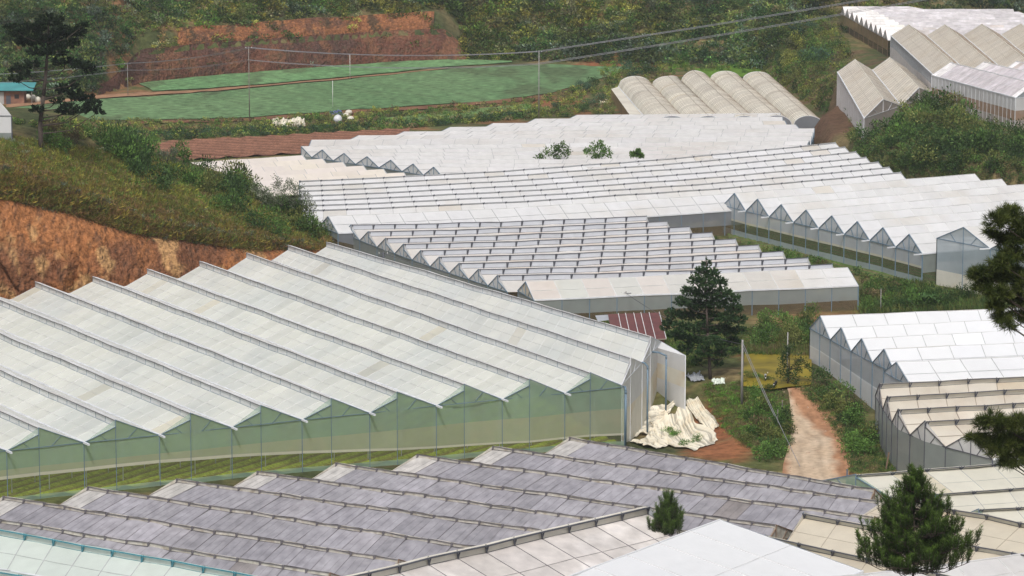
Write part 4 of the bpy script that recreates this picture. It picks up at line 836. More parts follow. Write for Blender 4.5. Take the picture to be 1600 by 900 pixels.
# bushy pine in the middle
b1 = GP(1110, 592); d1 = b1[1]
tr_ = [b1-[0, 0, .3], UD(1108, 560, d1), UD(1106, 520, d1), UD(1104, 480, d1), UD(1103, 440, d1), UD(1104, 408, d1)]
CPD = [(1104, 412, 6, 9), (1098, 425, 14, 9), (1114, 428, 12, 9), (1086, 438, 12, 8), (1104, 442, 18, 9), (1124, 442, 14, 9), (1078, 455, 16, 8), (1100, 458, 20, 10), (1130, 458, 16, 9), (1148, 466, 10, 7), (1066, 472, 16, 8), (1090, 476, 22, 10), (1120, 474, 20, 10), (1146, 482, 16, 9), (1052, 490, 14, 8), (1078, 492, 20, 10), (1108, 494, 22, 10),
       (1136, 498, 20, 10), (1156, 500, 12, 8), (1046, 504, 12, 7), (1068, 510, 20, 9), (1098, 512, 22, 10), (1128, 516, 22, 10), (1154, 516, 13, 8), (1058, 524, 18, 8), (1085, 530, 20, 9), (1115, 534, 20, 9), (1145, 534, 16, 8), (1072, 545, 14, 7), (1100, 550, 16, 8), (1128, 550, 14, 8), (1040, 512, 7, 5), (1150, 548, 9, 6), (1088, 564, 9, 5), (1122, 568, 8, 5)]
pine('full rounded dark green pine next to the red tin roof above the dirt road', b1, tr_, pads_px(CPD, d1, 6, m=5), 62, tuft=.42, nt=22, blade=.05, dens=9.0, tr=.26, pal=((.026, .066, .026), (.080, .150, .050)), up=.3)
# pine reaching in from the right edge
dR = 172
bx = UD(1705, 450, dR); bR = np.array([bx[0], bx[1], Tz(bx[0], bx[1])])
tr_ = [bR-[0, 0, .5]]+[np.array([bx[0]+.3*math.sin(k), bx[1], bR[2]+(62-bR[2])*k/6]) for k in range(1, 7)]
RPD = [(1556, 345, 14, 9), (1578, 335, 16, 8), (1596, 352, 14, 10), (1548, 362, 8, 6), (1565, 375, 14, 7), (1590, 372, 16, 9), (1582, 398, 16, 9), (1565, 412, 14, 8), (1535, 425, 13, 7), (1524, 432, 8, 6), (1552, 435, 16, 8), (1580, 430, 18, 10), (1598, 445, 12, 12), (1560, 458, 16, 8), (1535, 452, 10, 6), (1588, 468, 14, 9), (1556, 482, 11, 7), (1562, 498, 10, 6), (1590, 494, 12, 8), (1575, 508, 8, 5),
       (1640, 370, 26, 16), (1650, 430, 30, 18), (1640, 480, 26, 14), (1690, 330, 24, 16), (1700, 400, 30, 18),
       (1550, 655, 12, 7), (1535, 662, 11, 6), (1525, 688, 10, 6), (1545, 690, 14, 8), (1568, 668, 14, 8), (1590, 662, 14, 10), (1580, 690, 16, 9), (1560, 705, 14, 7), (1590, 715, 14, 9), (1572, 724, 10, 5), (1596, 690, 14, 12), (1640, 690, 26, 14), (1690, 680, 30, 16), (1625, 500, 20, 12)]
pine('nearby pine whose needle-tipped boughs hang in from the right edge', bR, tr_, pads_px(RPD, dR, 7, m=1.6), 63, tuft=.46, nt=34, blade=.014, dens=15, tr=.22, pal=((.030, .052, .010), (.12, .145, .035)), up=.5, radial=True)
# young pine at the bottom right with upright shoots
def young_pine(lab, px, ytop, dist, hw, hvis, seed, L=.85, R_=.15, nn=70, nsh=1.0):
    """trunk, rising limbs, and upright bottle-brush shoots along the outer half of every limb"""
    tip = UD(px, ytop, dist); b = np.array([tip[0], tip[1], Tz(tip[0], tip[1])]); k = dist/FPX; H = hvis*k; r_ = np.random.RandomState(seed)
    root = thing('pine_tree', lab, 'pine tree', b); tb = MB(); tk = [b-[0, 0, .3]]+[np.array([tip[0]+.05*math.sin(j*2), tip[1], b[2]+(tip[2]-.3-b[2])*j/6]) for j in range(1, 7)]; tb.tube(tk, .14, 8, r2=.03); lb = MB(); sh = [(tk[-1], tip+[0, 0, 0])]
    nl = max(5, int(11*nsh))
    for lv in range(nl):
        f = (lv+.6)/(nl-.4); z0 = tip[2]-H*f*1.02-.3; w_ = hw*k*min(1, f**.85*1.05); nb = int(5+8*f)
        for q in range(nb):
            a = q/nb*6.28+lv*1.1+r_.rand()*.6; ln_ = w_*(.65+.45*r_.rand()); s0 = np.array([tip[0], tip[1], z0]); u = np.array([math.cos(a), math.sin(a), 0]); e = s0+u*ln_+[0, 0, ln_*.30]; mid = s0+u*ln_*.55+[0, 0, ln_*.06]
            lb.tube([s0, mid, e], .045, 5, r2=.015); ns = 4+int(ln_*2.2)
            for j in range(ns):
                g = .3+.7*(j+r_.rand()*.6)/ns; c = s0*(1-g)+e*g; c[2] = s0[2]+ln_*.30*g*g; side = np.cross(u, [0, 0, 1])*r_.uniform(-.35, .35)*ln_*.5; base = c+side; l = L*(.55+.6*r_.rand())
                lb.bar(c, base, .012); sh.append((base, base+np.array([u[0]*.22, u[1]*.22, 1.0])*l+r_.normal(size=3)*.05))
    Vs = []; Cs = []
    for a, e in sh:
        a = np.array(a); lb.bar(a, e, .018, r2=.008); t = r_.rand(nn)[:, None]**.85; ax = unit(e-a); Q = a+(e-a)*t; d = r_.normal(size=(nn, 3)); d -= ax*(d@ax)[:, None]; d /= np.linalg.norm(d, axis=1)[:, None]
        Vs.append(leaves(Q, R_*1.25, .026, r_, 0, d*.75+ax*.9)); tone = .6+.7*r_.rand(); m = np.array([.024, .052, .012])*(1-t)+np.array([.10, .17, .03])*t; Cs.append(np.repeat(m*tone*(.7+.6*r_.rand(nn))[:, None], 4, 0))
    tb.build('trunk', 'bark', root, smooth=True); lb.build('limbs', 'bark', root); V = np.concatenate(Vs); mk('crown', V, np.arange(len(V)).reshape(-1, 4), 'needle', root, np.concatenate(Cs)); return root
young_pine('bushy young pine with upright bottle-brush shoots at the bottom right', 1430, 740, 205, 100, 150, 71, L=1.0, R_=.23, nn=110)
young_pine('little pine top poking up between the purple roofs and the white roof peak', 1044, 778, 327, 30, 56, 72, L=1.5, R_=.28, nn=90, nsh=.5)
# trees behind the central greenhouse
for (nm, x, y, hh, cr, sd_, lb_) in (
    ('a', 866, 262, 0, [(-2.6, 5.6, 1.0), (-1.6, 6.6, 1.1), (0, 7.2, 1.4), (1.6, 7.6, 1.3), (2.9, 7.2, 1.0), (.6, 6.2, 1.3), (-3.4, 5.4, .9), (2.2, 6.2, 1.0)], 81, 'wide leafy tree top rising behind the roofs, widest of three'),
    ('b', 934, 256, 0, [(-1.8, 7.0, 1.1), (-.8, 8.0, 1.0), (.6, 8.2, 1.0), (1.6, 7.4, 1.1), (.2, 6.4, 1.3), (-.6, 6.0, 1.0), (2.4, 6.4, .8)], 82, 'round leafy tree top rising behind the roofs, middle of three'),
    ('c', 993, 251, 0, [(-.6, 6.3, .7), (.4, 6.6, .8), (1.1, 6.1, .6)], 83, 'smallest leafy tree top rising behind the roofs, rightmost of three')):
    broadleaf('broadleaf_tree', lb_, x, y, 640, 0, cr, 'green', sd_, .42, 900, group='tree tops behind the roofs')
bq = GP(440, 345); broadleaf('bare_branched_tree', 'thin grey-leaved tree with open branches at the end of the left spur', 440, 345, bq[1], 0, [(-3.2, 5.2, 1.5), (-1.2, 6.8, 1.5), (1.2, 6.4, 1.5), (3.0, 5.6, 1.5), (4.2, 4.0, 1.4), (0, 4.6, 1.8), (-2.4, 3.6, 1.6), (-4.6, 6.0, 1.1), (2.4, 3.6, 1.7), (5.0, 2.6, 1.3)], 'grey', 84, .24, 3600)
bq = GP(262, 270); broadleaf('blossoming_tree', 'small tree with pale blossom among dark shrubs on the left spur', 262, 270, bq[1], 0, [(-1.0, 3.6, 1.1), (.8, 4.0, 1.2), (0, 2.6, 1.2), (1.4, 2.4, .9)], 'grey', 85, .22, 1100)
bq = GP(1232, 603); broadleaf('roadside_tree', 'slender dark leafy tree at the top of the dirt road', 1232, 603, bq[1], 0, [(-.8, 2.2, 1.2), (-.3, 4.0, 1.2), (.2, 5.4, .9), (1.0, 2.6, 1.1), (1.6, 3.8, .9), (2.6, 2.8, .7), (.4, 1.2, 1.2)], 'dark', 86, .24, 1700)
bq = GP(375, 40); broadleaf('hillside_tree', 'rounded olive tree above the orange soil bank', 375, 40, bq[1], 0, [(-1.5, 3.4, 2.0), (1.2, 4.2, 2.2), (0, 2.4, 2.2)], 'olive', 87, .5, 700)
# row of small cypresses
for k, (x, y) in enumerate([(563, 392), (577, 396), (590, 402), (605, 409), (620, 414)]):
    p = GP(x, y+6); r_ = np.random.RandomState(90+k); h_ = 3.4+r_.rand(); q = r_.rand(420); a = r_.rand(420)*6.28; rr = (.75*(1-q)**.7)*(.6+.5*r_.rand(420))
    pts = np.stack([p[0]+np.cos(a)*rr, p[1]+np.sin(a)*rr, p[2]+.3+q*h_], 1); V = leaves(pts, .35, .12, r_, .9); C = np.repeat(np.array([[.02, .05, .02]])*(.6+.9*r_.rand(420))[:, None], 4, 0)
    o = thing('cypress', 'small dark pointed conifer in a row of five beside the dark pole', 'conifer', p, 'small conifers by the dark pole'); b = MB(); b.bar(p, p+[0, 0, h_*.9], .06, r2=.02); b.build('trunk', 'bark', o); mk('crown', V, np.arange(len(V)).reshape(-1, 4), 'leaf', o, C)
# banana-like plant
p = GP(1450, 482); o = thing('banana_plant', 'broad-leaved banana plant with arching fronds behind the white greenhouse', 'plant', p); b = MB(); b.tube([p, p+[.1, 0, 1.0], p+[0, 0, 1.9]], .16, 7); b.build('stem', 'bark', o)
r_ = np.random.RandomState(5)
for k in range(11):
    a = k/11*6.28+.3; L = 2.2+.7*r_.rand(); V = []; el = 1.2-.5*r_.rand()
    for j in range(8):
        f = j/7; c = p+np.array([math.cos(a)*L*f*.8, math.sin(a)*L*f*.8, 1.8+L*el*f*.8-L*1.1*f*f*.75]); wd = .34*math.sin(math.pi*min(1, f*.9+.08)); s_ = np.array([-math.sin(a), math.cos(a), 0])
        V += [c-s_*wd-[0, 0, wd*.35], c, c+s_*wd-[0, 0, wd*.35]]
    F = [[j*3+i, j*3+i+1, j*3+i+4, j*3+i+3] for j in range(7) for i in (0, 1)]; mk('frond', V, F, 'leaf', o, np.tile(np.array([[.055, .12, .03]])*(.7+.6*r_.rand()), (24, 1)), smooth=True)
# ================================================================ POLES, WIRES, SMALL THINGS
def upole(lab, px, py, h, r=.16, mat='concrete_pole', dark=False, cross=True, cat='utility pole', name='utility_pole', top=None, boxes=False, d=None):
    b = GP(px, py) if d is None else np.array([UD(px, py, d)[0], UD(px, py, d)[1], Tz(*UD(px, py, d)[:2])])
    root = thing(name, lab, cat, b); m = MB(); m.tube([b-[0, 0, .2], b+[0, 0, h]], r, 8, r2=r*.65); m.build('pole', mat, root, smooth=True)
    if cross:
        m = MB(); m.bar(b+[-.8, 0, h-.35], b+[.8, 0, h-.35], .06); m.bar(b+[-.5, 0, h-1.6 if h > 6 else h-.8], b+[.5, 0, h-1.6 if h > 6 else h-.8], .05); m.build('crossarm', 'pipe_dark', root)
        for x in (-.7, 0, .7):
            m = MB(); m.tube([b+[x, 0, h-.3], b+[x, 0, h-.05]], .06, 6); m.build('insulator', 'white_paint', root)
    return root, b
def pole_h(px, py, ytop):
    b = GP(px, py); return UD(px, ytop, b[1])[2]-b[2]
r1, b1_ = upole('slim utility pole at the edge of the onion field, left of centre', 390, 188, pole_h(390, 188, 73), .13, 'wood_pole')
r2_, b2_ = upole('grey utility pole in front of the right end of the onion field', 842, 186, pole_h(842, 186, 79), .14)
r3_, b3_ = upole('short distant pole by the foot of the red bank', 200, 150, pole_h(200, 150, 98), .1)
P4 = UD(1720, -68, 830); b4 = np.array([P4[0], P4[1], Tz(P4[0], P4[1])])
r4 = thing('utility_pole', 'pole on the right hill that the power lines climb to', 'utility pole', b4); m = MB(); m.tube([b4, P4], .15, 8); m.build('pole', 'concrete_pole', r4)
def wire(name, lab, a, b, sag, r, mat='wire', n=18, group=None):
    pts = [a*(1-t)+b*t+np.array([0, 0, -sag*4*t*(1-t)]) for t in np.linspace(0, 1, n)]; m = MB(); m.tube(pts, r, 4); o = m.build(name, mat, None, loc=a)
    label(o, lab, 'cable', group); return o
top1 = b1_+[0, 0, pole_h(390, 188, 73)]; top2 = b2_+[0, 0, pole_h(842, 186, 79)]; top3 = b3_+[0, 0, pole_h(200, 150, 98)]
farL = UD(-120, 118, top3[1]-40)
for k, (dz, dx) in enumerate([(-.25, -.7), (-.25, .7), (-.1, 0), (-3.2, -.3), (-3.4, .3)]):
    o_ = np.array([dx, 0, dz]); low = 'lower' if dz < -2 else 'upper'
    g_ = low+' power lines'
    wire('power_line', f'pale {low} power line strung between the slim pole and the grey pole', top1+o_, top2+o_, 1.5, .045, group=g_+' in the middle span')
    wire('power_line', f'pale {low} power line climbing from the grey pole to the top right', top2+o_, P4+np.array([dx*1.6, 0, dz*.8]), .8, .055, group=g_+' in the right span')
    wire('power_line', f'pale {low} power line between the distant short pole and the slim pole', top3+o_*[1, 1, .6], top1+o_, .8, .03, group=g_+' in the left span')
    wire('power_line', f'pale {low} power line leaving the frame at left past the tall pine', farL+o_*[1, 1, .8], top3+o_*[1, 1, .6], .8, .03, group=g_+' at the left edge')
# sprinkler masts in the field
for (x, y, yt, lb_) in ((547, 124, 84, 'thin white sprinkler mast at the path between the onion fields'), (520, 168, 126, 'thin white sprinkler mast in the middle of the large onion field')):
    upole(lb_, x, y, pole_h(x, y, yt), .07, 'white_paint', cross=False, cat='mast', name='sprinkler_mast')
rp, bp_ = upole('dark pole in front of the rosy greenhouse with wires running down right', 599, 408, pole_h(599, 408, 356), .17, 'pipe_dark', d=505)
rs_, bs_ = upole('short pale pole rising behind the red tin roof', 978, 500, pole_h(978, 500, 455), .14, 'concrete_pole', cross=True)
rq, bq_ = upole('weathered pole on the verge left of the dirt road', 1159, 632, pole_h(1159, 632, 531), .2, 'concrete_pole', cross=False)
upole('thin grey pole behind the new white greenhouse', 1376, 488, pole_h(1376, 488, 451), .08, 'concrete_pole', cross=False)
upole('slim pole half hidden by the slender roadside tree', 1230, 590, pole_h(1230, 590, 519), .12, 'concrete_pole', cross=False)
upole('stubby dark post at the corner of the old purple roofs', 1323, 780, pole_h(1323, 780, 733), .16, 'pipe_dark', cross=False, cat='post', name='wooden_post')
p = GP(1384, 735); o = thing('leaning_post', 'short leaning rusty post near the corner of the beige greenhouse', 'post', p); m = MB(); m.bar(p, p+[.35, 0, 2.3], .09); m.build('pole', 'pipe_rust', o)
for (x, y) in ((1222, 650), (1215, 665)):
    p = GP(x, y); o = thing('fence_post', 'thin weathered fence post at the left edge of the dirt road', 'post', p, 'fence posts by the road'); m = MB(); m.bar(p, p+[0, 0, 2.2], .06); m.build('pole', 'wood_pole', o)
tq = bq_+[0, 0, pole_h(1159, 632, 531)]; ts = bs_+[0, 0, pole_h(978, 500, 455)]; tp_ = bp_+[0, 0, pole_h(599, 408, 356)]
wire('guy_wire', 'slack cable from the weathered pole down over the verge', tq-[0, 0, .3], GP(1250, 735)+[0, 0, .5], .3, .03)
wire('guy_wire', 'second slack cable from the weathered pole down to the roadside', tq-[0, 0, .8], GP(1215, 665)+[0, 0, .4], .2, .03)
wire('cable', 'dark cable from the dark pole to the short pole by the tin roof, upper', tp_-[0, 0, .2], ts-[0, 0, .2], 2.0, .03, 'wire_dark')
wire('cable', 'dark cable from the dark pole to the short pole by the tin roof, lower', tp_-[0, 0, 1.3], ts-[0, 0, .8], 2.4, .03, 'wire_dark')
wire('cable', 'cable running from the short pole by the tin roof to the weathered pole', ts-[0, 0, .3], tq-[0, 0, .6], 1.2, .025, 'wire_dark')
# downpipes of the big greenhouse
def gooseneck(a, px, pt, pb, lab):
    base = GP(px, pb); d = np.linalg.norm; x, y = UD(px, pt, a[1]-1)[:2]; topz = a[2]-.25
    o = thing('downpipe', lab, 'drainpipe', (x, y, Tz(x, y)), 'bent drainpipes at the corner of the pale green greenhouse'); m = MB()
    m.tube([a, a*.5+np.array([x, y, topz])*.5+[0, 0, .15], np.array([x, y, topz-.1]), np.array([x, y, topz-.5]), np.array([x, y, Tz(x, y)])], .13, 8); m.build('pipe', 'pipe_blue', o, smooth=True)
gooseneck(GFA[0][1]+[0, 0, 0], 978, 610, 685, 'dark bent drainpipe at the front corner of the big greenhouse, leftmost of three')
gooseneck(GNA2[0][1], 1012, 578, 675, 'dark bent drainpipe on the stepped film wall, middle of three')
gooseneck(GFA2[0][1]*.5+GNA2[0][1]*.5, 1041, 548, 655, 'dark bent drainpipe by the far film corner, rightmost of three')
# far end wall piece of the stepped bays
# crumpled sheeting on the bank
def tarp(name, lab, poly, mat, hh, seed, cat='tarpaulin', nu=40, nv=26, fold=5.0):
    """poly: four pixel corners, draped with folds"""
    C4 = [GP(*q) for q in poly]; V = []; CC = []; r_ = np.random.RandomState(seed)
    for j in range(nv+1):
        for i in range(nu+1):
            u, v = i/nu, j/nv; e = .2*(fbm(u*3+seed, v*3, 3)-.5); e2 = .26*(fbm(v*3+seed*3, u*2, 3)-.5)
            p = (C4[0]*(1-u)+C4[1]*u)*(1-v)+(C4[3]*(1-u)+C4[2]*u)*v; p = p+(C4[1]-C4[0])*e2*1.0+(C4[3]-C4[0])*e
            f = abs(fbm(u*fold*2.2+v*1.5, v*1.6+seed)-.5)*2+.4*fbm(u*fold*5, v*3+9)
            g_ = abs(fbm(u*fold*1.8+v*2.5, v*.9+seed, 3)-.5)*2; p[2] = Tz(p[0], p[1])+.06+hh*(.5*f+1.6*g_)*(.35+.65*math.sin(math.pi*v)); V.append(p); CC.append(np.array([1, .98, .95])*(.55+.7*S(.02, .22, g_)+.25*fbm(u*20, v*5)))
    F = np.array([[j*(nu+1)+i, j*(nu+1)+i+1, (j+1)*(nu+1)+i+1, (j+1)*(nu+1)+i] for j in range(nv) for i in range(nu)])
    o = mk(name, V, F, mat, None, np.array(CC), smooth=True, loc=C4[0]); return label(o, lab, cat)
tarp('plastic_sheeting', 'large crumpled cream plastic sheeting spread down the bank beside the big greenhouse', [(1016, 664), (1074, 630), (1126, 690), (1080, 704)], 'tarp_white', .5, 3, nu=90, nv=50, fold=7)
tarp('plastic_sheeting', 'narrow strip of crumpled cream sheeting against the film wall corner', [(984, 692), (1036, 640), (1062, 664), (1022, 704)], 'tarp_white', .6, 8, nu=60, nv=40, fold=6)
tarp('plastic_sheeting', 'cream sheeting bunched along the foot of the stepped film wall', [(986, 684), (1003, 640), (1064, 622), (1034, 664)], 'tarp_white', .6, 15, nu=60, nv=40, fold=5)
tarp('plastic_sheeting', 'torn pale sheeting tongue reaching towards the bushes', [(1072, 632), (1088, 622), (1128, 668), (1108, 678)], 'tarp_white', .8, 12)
tarp('tarpaulin', 'heap of dirty white tarpaulin left on the field margin', [(423, 190), (470, 184), (478, 199), (430, 203)], 'tarp_white', 1.6, 5)
tarp('tarpaulin', 'dull white sheet lying behind the shrubs on the left spur', [(150, 234), (205, 226), (213, 238), (150, 252)], 'tarp_white', .5, 6)
tarp('tarpaulin', 'small blue-grey tarpaulin by the white tank', [(514, 176), (532, 174), (536, 181), (518, 183)], 'blue_cloth', .9, 7)
tarp('tarpaulin', 'pale cloth thrown over a heap at the foot of the bushy pine', [(1070, 588), (1093, 586), (1100, 596), (1078, 598)], 'sheet_metal', .8, 9)
tarp('tarpaulin', 'small mint-green sheet on the ground under the bushy pine', [(1112, 595), (1132, 593), (1134, 601), (1115, 603)], 'film_aqua', .5, 10)
tarp('tarpaulin', 'little white sheet among bushes left of the arched tunnels', [(936, 158), (950, 155), (952, 161), (938, 163)], 'tarp_white', .7, 13)
def ball(name, lab, px, py, rx, rz, mat, cat, seed=0, z=0):
    p = GP(px, py); V = []; n, m_ = 14, 9; r_ = np.random.RandomState(seed)
    for j in range(m_):
        ph = math.pi*j/(m_-1)
        for i in range(n):
            t = 2*math.pi*i/n; k = 1+.12*(fbm(i*.7+seed, j*.9)-.5)*2; sq = .85+.15*abs(math.sin(2*t)); V.append(p+np.array([math.cos(t)*math.sin(ph)*rx*k*sq, math.sin(t)*math.sin(ph)*rx*k*sq, rz+math.cos(ph)*rz*k]))
    F = np.array([[j*n+i, j*n+(i+1) % n, (j+1)*n+(i+1) % n, (j+1)*n+i] for j in range(m_-1) for i in range(n)]); o = mk(name, V, F, mat, None, None, True, loc=p); return label(o, lab, cat)
ball('water_tank', 'rounded pale plastic tank half hidden by plants at the field edge', 528, 193, 1.2, 1.1, 'tank_plastic', 'tank', 1)
for k, (x, y) in enumerate([(541, 185), (548, 190), (545, 180)]):
    ball('sack', ('bulging white sack beside the pale tank', 'lowest white sack right of the pale tank', 'white sack heaped uppermost near the blue-grey tarpaulin')[k], x, y, 1.0, .7, 'tarp_white', 'sack', 3+k)
for k, (x, y) in enumerate([(44, 157), (52, 158), (59, 161)]):
    ball('sack', ('white sack next to the brick hut, leftmost of the heap', 'middle white sack in the heap by the brick hut', 'white sack at the right end of the heap by the brick hut')[k], x, y, .9, .85, 'tarp_white', 'sack', 8+k)
# buildings
def shed():
    tl, tr, br, bl = U(950, 491, 3.0), U(1030, 488.5, 3.0), U(1041, 530, 2.3), U(958, 534, 2.3)
    c = (tl+br)/2; o = thing('shed', 'low shed under a rusty red corrugated roof beside the bushy pine', 'shed', (c[0], c[1], 0)); V = []; n, k = 110, 2
    for j in range(k+1):
        for i in range(n+1):
            u, v = i/n, j/k; p = (tl*(1-u)+tr*u)*(1-v)+(bl*(1-u)+br*u)*v; p[2] += .035*math.sin(i*math.pi/1.0) + .04*(i % 2); V.append(p)
    F = [[j*(n+1)+i, j*(n+1)+i+1, (j+1)*(n+1)+i+1, (j+1)*(n+1)+i] for j in range(k) for i in range(n)]; mk('roof', V, F, 'red_sheet', o, smooth=False)
    for f in (.2, .34, .5, .64, .8, 1.0):
        m = MB(); a = tl*(1-f)+tr*f; b = bl*(1-f)+br*f; m.bar(a+[0, 0, .09], b+[0, 0, .09], .05); m.build('batten', 'raft_light', o)
    m = MB(); m.bar(bl+[0, 0, .02], br+[0, 0, .02], .07); m.build('eaves_board', 'raft_brown', o)
    m = MB(); dn = lambda p: np.array([p[0], p[1], Tz(p[0], p[1])-.1]); i_ = lambda p: p+(c-p)*.06-[0, 0, .12]
    q = [i_(tl), i_(tr), i_(br), i_(bl)]
    for a, b in zip(q, q[1:]+q[:1]): m.quad(dn(a), dn(b), b, a)
    m.build('wall', 'brick_wall', o)
    m = MB(); a = U(930, 493, 2.6); b = U(952, 491.5, 2.9); c2 = U(953, 500, 2.6); d = U(934, 502, 2.3); m.quad(a, b, c2, d); m.build('lean_to_sheet', 'sheet_metal', o)
shed()
def hut():
    b = GP(20, 163); w_, dp, h = 4.6, 4.0, 3.6; o = thing('brick_hut', 'small brick hut with a flat teal roof at the left edge behind the tall pine', 'hut', b); x0 = b[0]-w_; x1 = b[0]+w_*.65
    m = MB(); m.box((x0, b[1], b[2]-.3), (x1, b[1]+dp, b[2]+h)); m.build('wall', 'brick_wall', o)
    m = MB(); m.add([(x0-1, b[1]-1.2, b[2]+h+.05), (x1+2.6, b[1]-1.2, b[2]+h+.05), (x1+2.6, b[1]+dp+.8, b[2]+h+1.6), (x0-1, b[1]+dp+.8, b[2]+h+1.6), (x0-1, b[1]-1.2, b[2]+h+.2), (x1+2.6, b[1]-1.2, b[2]+h+.2), (x1+2.6, b[1]+dp+.8, b[2]+h+1.75), (x0-1, b[1]+dp+.8, b[2]+h+1.75)],
        [[0, 3, 2, 1], [4, 5, 6, 7], [0, 1, 5, 4], [1, 2, 6, 5], [2, 3, 7, 6], [3, 0, 4, 7]]); m.build('roof', 'teal_sheet', o)
    m = MB(); m.box((b[0]-1.7, b[1]-.06, b[2]), (b[0]-.5, b[1]-.01, b[2]+2.3)); m.build('door', 'pipe_dark', o)
    m = MB(); m.box((b[0]+.5, b[1]-.05, b[2]+1.5), (b[0]+1.7, b[1]-.01, b[2]+2.6)); m.build('window', 'dark_plastic', o)
    m = MB(); m.box((x0-.1, b[1]-.09, b[2]), (b[0]-2.3, b[1]-.02, b[2]+h-.4)); m.build('plaster_panel', 'plaster', o)
    for x in (x1+2.2, ): m = MB(); m.bar((x, b[1]-.9, b[2]-.2), (x, b[1]-.9, b[2]+h+.1), .08); m.build('post', 'wood_pole', o)
hut()
greenhouse('greenhouse', 'end of a small white film greenhouse cut by the left edge above the spur', [((-70, 160), (-8, 168))], 12.0, 3.9, 7.2, a=.5, near_w=9, roof='film_white', raft=None, truss=4, gable='net_white', bands=((0, .35, 'net_dark'), (.35, 1, 'net_white')), frame='pipe_light', postn=1, side_walls=(False, True), ridge_mat=None) if False else None
def edge_house():
    z0 = Tz(*U(-10, 215, 8)[:2]); b = GP(8, 222); y = b[1]; k = y/FPX
    o = thing('greenhouse', 'end of a small white film greenhouse cut off by the left edge of the picture', 'greenhouse', b); X1 = UD(18, 180, y)[0]; zg = UD(18, 181, y)[2]; zr = UD(-15, 150, y)[2]; xr = UD(-15, 150, y)[0]; zb = UD(18, 222, y)[2]; X0 = 2*xr-X1
    for sgn, xx in ((1, X1), (-1, X0)):
        m = MB()
        for j in range(6):
            f0, f1 = j/6, (j+1)/6; p = lambda f: (xr+(xx-xr)*f, zr+(zg-zr)*(f**1.5)); a = p(f0); c = p(f1); m.quad((a[0], y, a[1]), (c[0], y, c[1]), (c[0]-5, y+16, c[1]), (a[0]-5, y+16, a[1]))
        m.build('roof_span', 'film_fresh', o)
        m = MB(); m.quad((xx, y, zb-1), (xx-5, y+16, zb-1), (xx-5, y+16, zg), (xx, y, zg)); m.build('side_wall', 'net_white', o)
    m = MB(); m.quad((X0, y, (zb*.65+zg*.35)), (X1, y, (zb*.65+zg*.35)), (X1, y, zg), (X0, y, zg)); m.build('end_wall', 'film_white', o); m = MB(); m.quad((X0, y+.01, zb-1), (X1, y+.01, zb-1), (X1, y+.01, (zb*.65+zg*.35)), (X0, y+.01, (zb*.65+zg*.35))); m.build('end_wall', 'net_grey', o)
    m = MB(); pr = [(xr+(X1-xr)*(j/6), zr+(zg-zr)*((j/6)**1.5)) for j in range(7)]
    for a, c in zip(pr, pr[1:]): m.quad((a[0], y, zg), (c[0], y, zg), (c[0], y, c[1]), (a[0], y, a[1]))
    m.build('gable', 'film_white', o); m = MB(); m.bar((X1, y-.05, zb-1), (X1, y-.05, zg), .08); m.bar((X0, y-.05, zg), (X1, y-.05, zg), .05); m.build('post', 'pipe_dark', o)
edge_house()
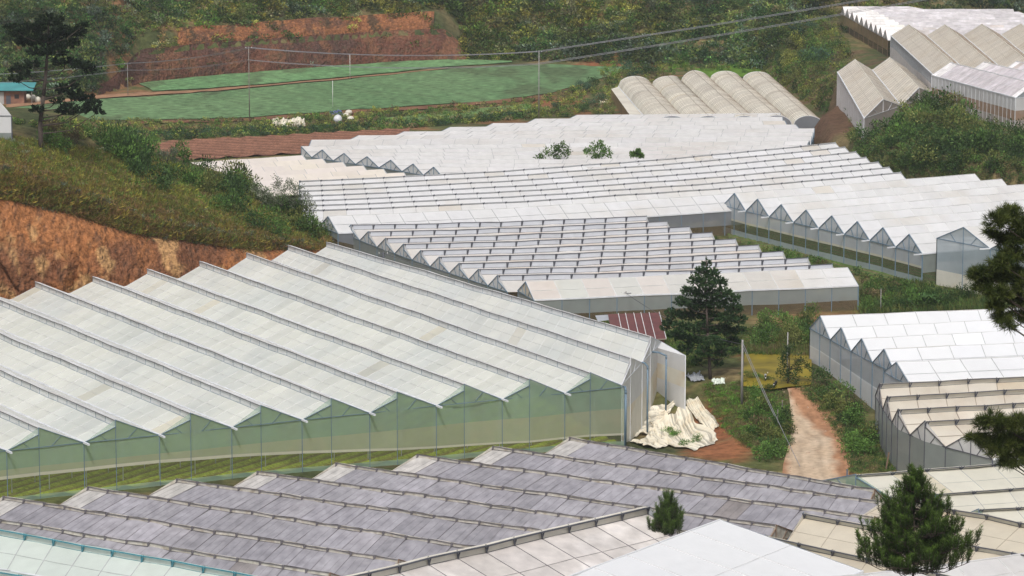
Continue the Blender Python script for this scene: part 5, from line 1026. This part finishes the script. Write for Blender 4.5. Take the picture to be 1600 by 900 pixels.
# motorbikes parked where the road begins
def motorbike(lab, px, py, rz, cloth):
    b = GP(px, py); o = thing('motorbike', lab, 'motorbike', b); c, s = math.cos(rz), math.sin(rz)
    W = lambda x, y, z: b+np.array([x*c-y*s, x*s+y*c, z])
    for x in (-.62, .62):
        t = MB(); pts = [W(x+.29*math.cos(a), 0, .3+.29*math.sin(a)) for a in np.linspace(0, 2*math.pi, 15)]; t.tube(pts, .055, 6); w_ = t.build('wheel', 'rubber', o)
        t = MB(); [t.bar(W(x, 0, .3), W(x+.26*math.cos(a), 0, .3+.26*math.sin(a)), .012) for a in np.linspace(0, 6.28, 9)[:-1]]; t.build('rim', 'chrome', w_)
    t = MB(); t.tube([W(-.6, 0, .35), W(-.25, 0, .42), W(.1, 0, .38), W(.35, 0, .6), W(.42, 0, .95)], .09, 6); t.build('frame', 'dark_plastic', o, smooth=True)
    t = MB(); t.tube([W(-.62, 0, .3), W(-.5, .1, .75)], .03, 5); t.tube([W(.62, 0, .3), W(.42, 0, .95)], .04, 6); t.build('fork', 'chrome', o)
    t = MB(); t.tube([W(-.65, 0, .80), W(-.3, 0, .80), W(.0, 0, .76)], .13, 8); t.build('seat', 'dark_plastic', o, smooth=True)
    t = MB(); t.tube([W(.3, .3, 1.02), W(.4, .1, 1.0), W(.4, -.1, 1.0), W(.3, -.3, 1.02)], .025, 5); t.build('handlebar', 'pipe_dark', o)
    t = MB(); t.tube([W(.45, 0, .45), W(.5, 0, .75), W(.46, 0, .98)], .15, 8); t.build('fairing', cloth, o, smooth=True)
    t = MB(); t.tube([W(.52, 0, .9), W(.57, 0, .9)], .08, 8); t.build('headlight', 'chrome', o)
    t = MB(); t.tube([W(-.78, 0, .6), W(-.8, 0, .72)], .07, 4); t.build('number_plate', 'white_paint', o)
    for sg in (-1, 1): t = MB(); t.bar(W(.36, sg*.25, 1.03), W(.34, sg*.3, 1.2), .012); t.tube([W(.34, sg*.28, 1.2), W(.34, sg*.36, 1.22)], .04, 5); t.build('mirror', 'chrome', o)
motorbike('dark motorbike parked at the very top of the dirt road', 1211, 607, 1.25, 'dark_plastic')
motorbike('pale-fronted motorbike parked in the grass behind the dark one', 1196, 596, 1.5, 'tank_plastic')
# stones along the road
r_ = np.random.RandomState(4); q = inpoly([(1215, 600), (1250, 615), (1300, 645), (1335, 690), (1326, 740), (1225, 740), (1236, 690), (1234, 640)], 260, r_); q2 = inpoly([(1140, 600), (1220, 600), (1235, 690), (1200, 720), (1160, 650)], 40, r_)
P = gpv(np.r_[q[:, 0], q2[:, 0]], np.r_[q[:, 1], q2[:, 1]]); V = []; F = []
for p in P:
    n0 = len(V); s = .08+.18*r_.rand()**2
    base = np.array([[1, 0, 0], [0, 1, 0], [-1, 0, 0], [0, -1, 0], [0, 0, .8], [0, 0, -.4]])*s*(.7+.6*r_.rand(6, 1)); V += list(base+p)
    F += [[n0+a, n0+b_, n0+4] for a, b_ in ((0, 1), (1, 2), (2, 3), (3, 0))]+[[n0+b_, n0+a, n0+5] for a, b_ in ((0, 1), (1, 2), (2, 3), (3, 0))]
o = mk('stones', V, F, 'road_dirt', None, np.ones((len(V), 3))*np.array([.42, .30, .22])); o['kind'] = 'stuff'

# thin air that softens the far hill: one even volume round everything
m_, ns, ln = newmat('haze'); o = N(ns, 'ShaderNodeOutputMaterial'); p = N(ns, 'ShaderNodeVolumePrincipled'); p.inputs['Color'].default_value = (.86, .90, .95, 1); p.inputs['Density'].default_value = .00009
p.inputs['Anisotropy'].default_value = .2; ln.new(p.outputs[0], o.inputs['Volume'])
b = MB(); b.box((-4000, -600, -60), (4000, 7000, 260)); o = b.build('haze', 'haze'); o['kind'] = 'stuff'
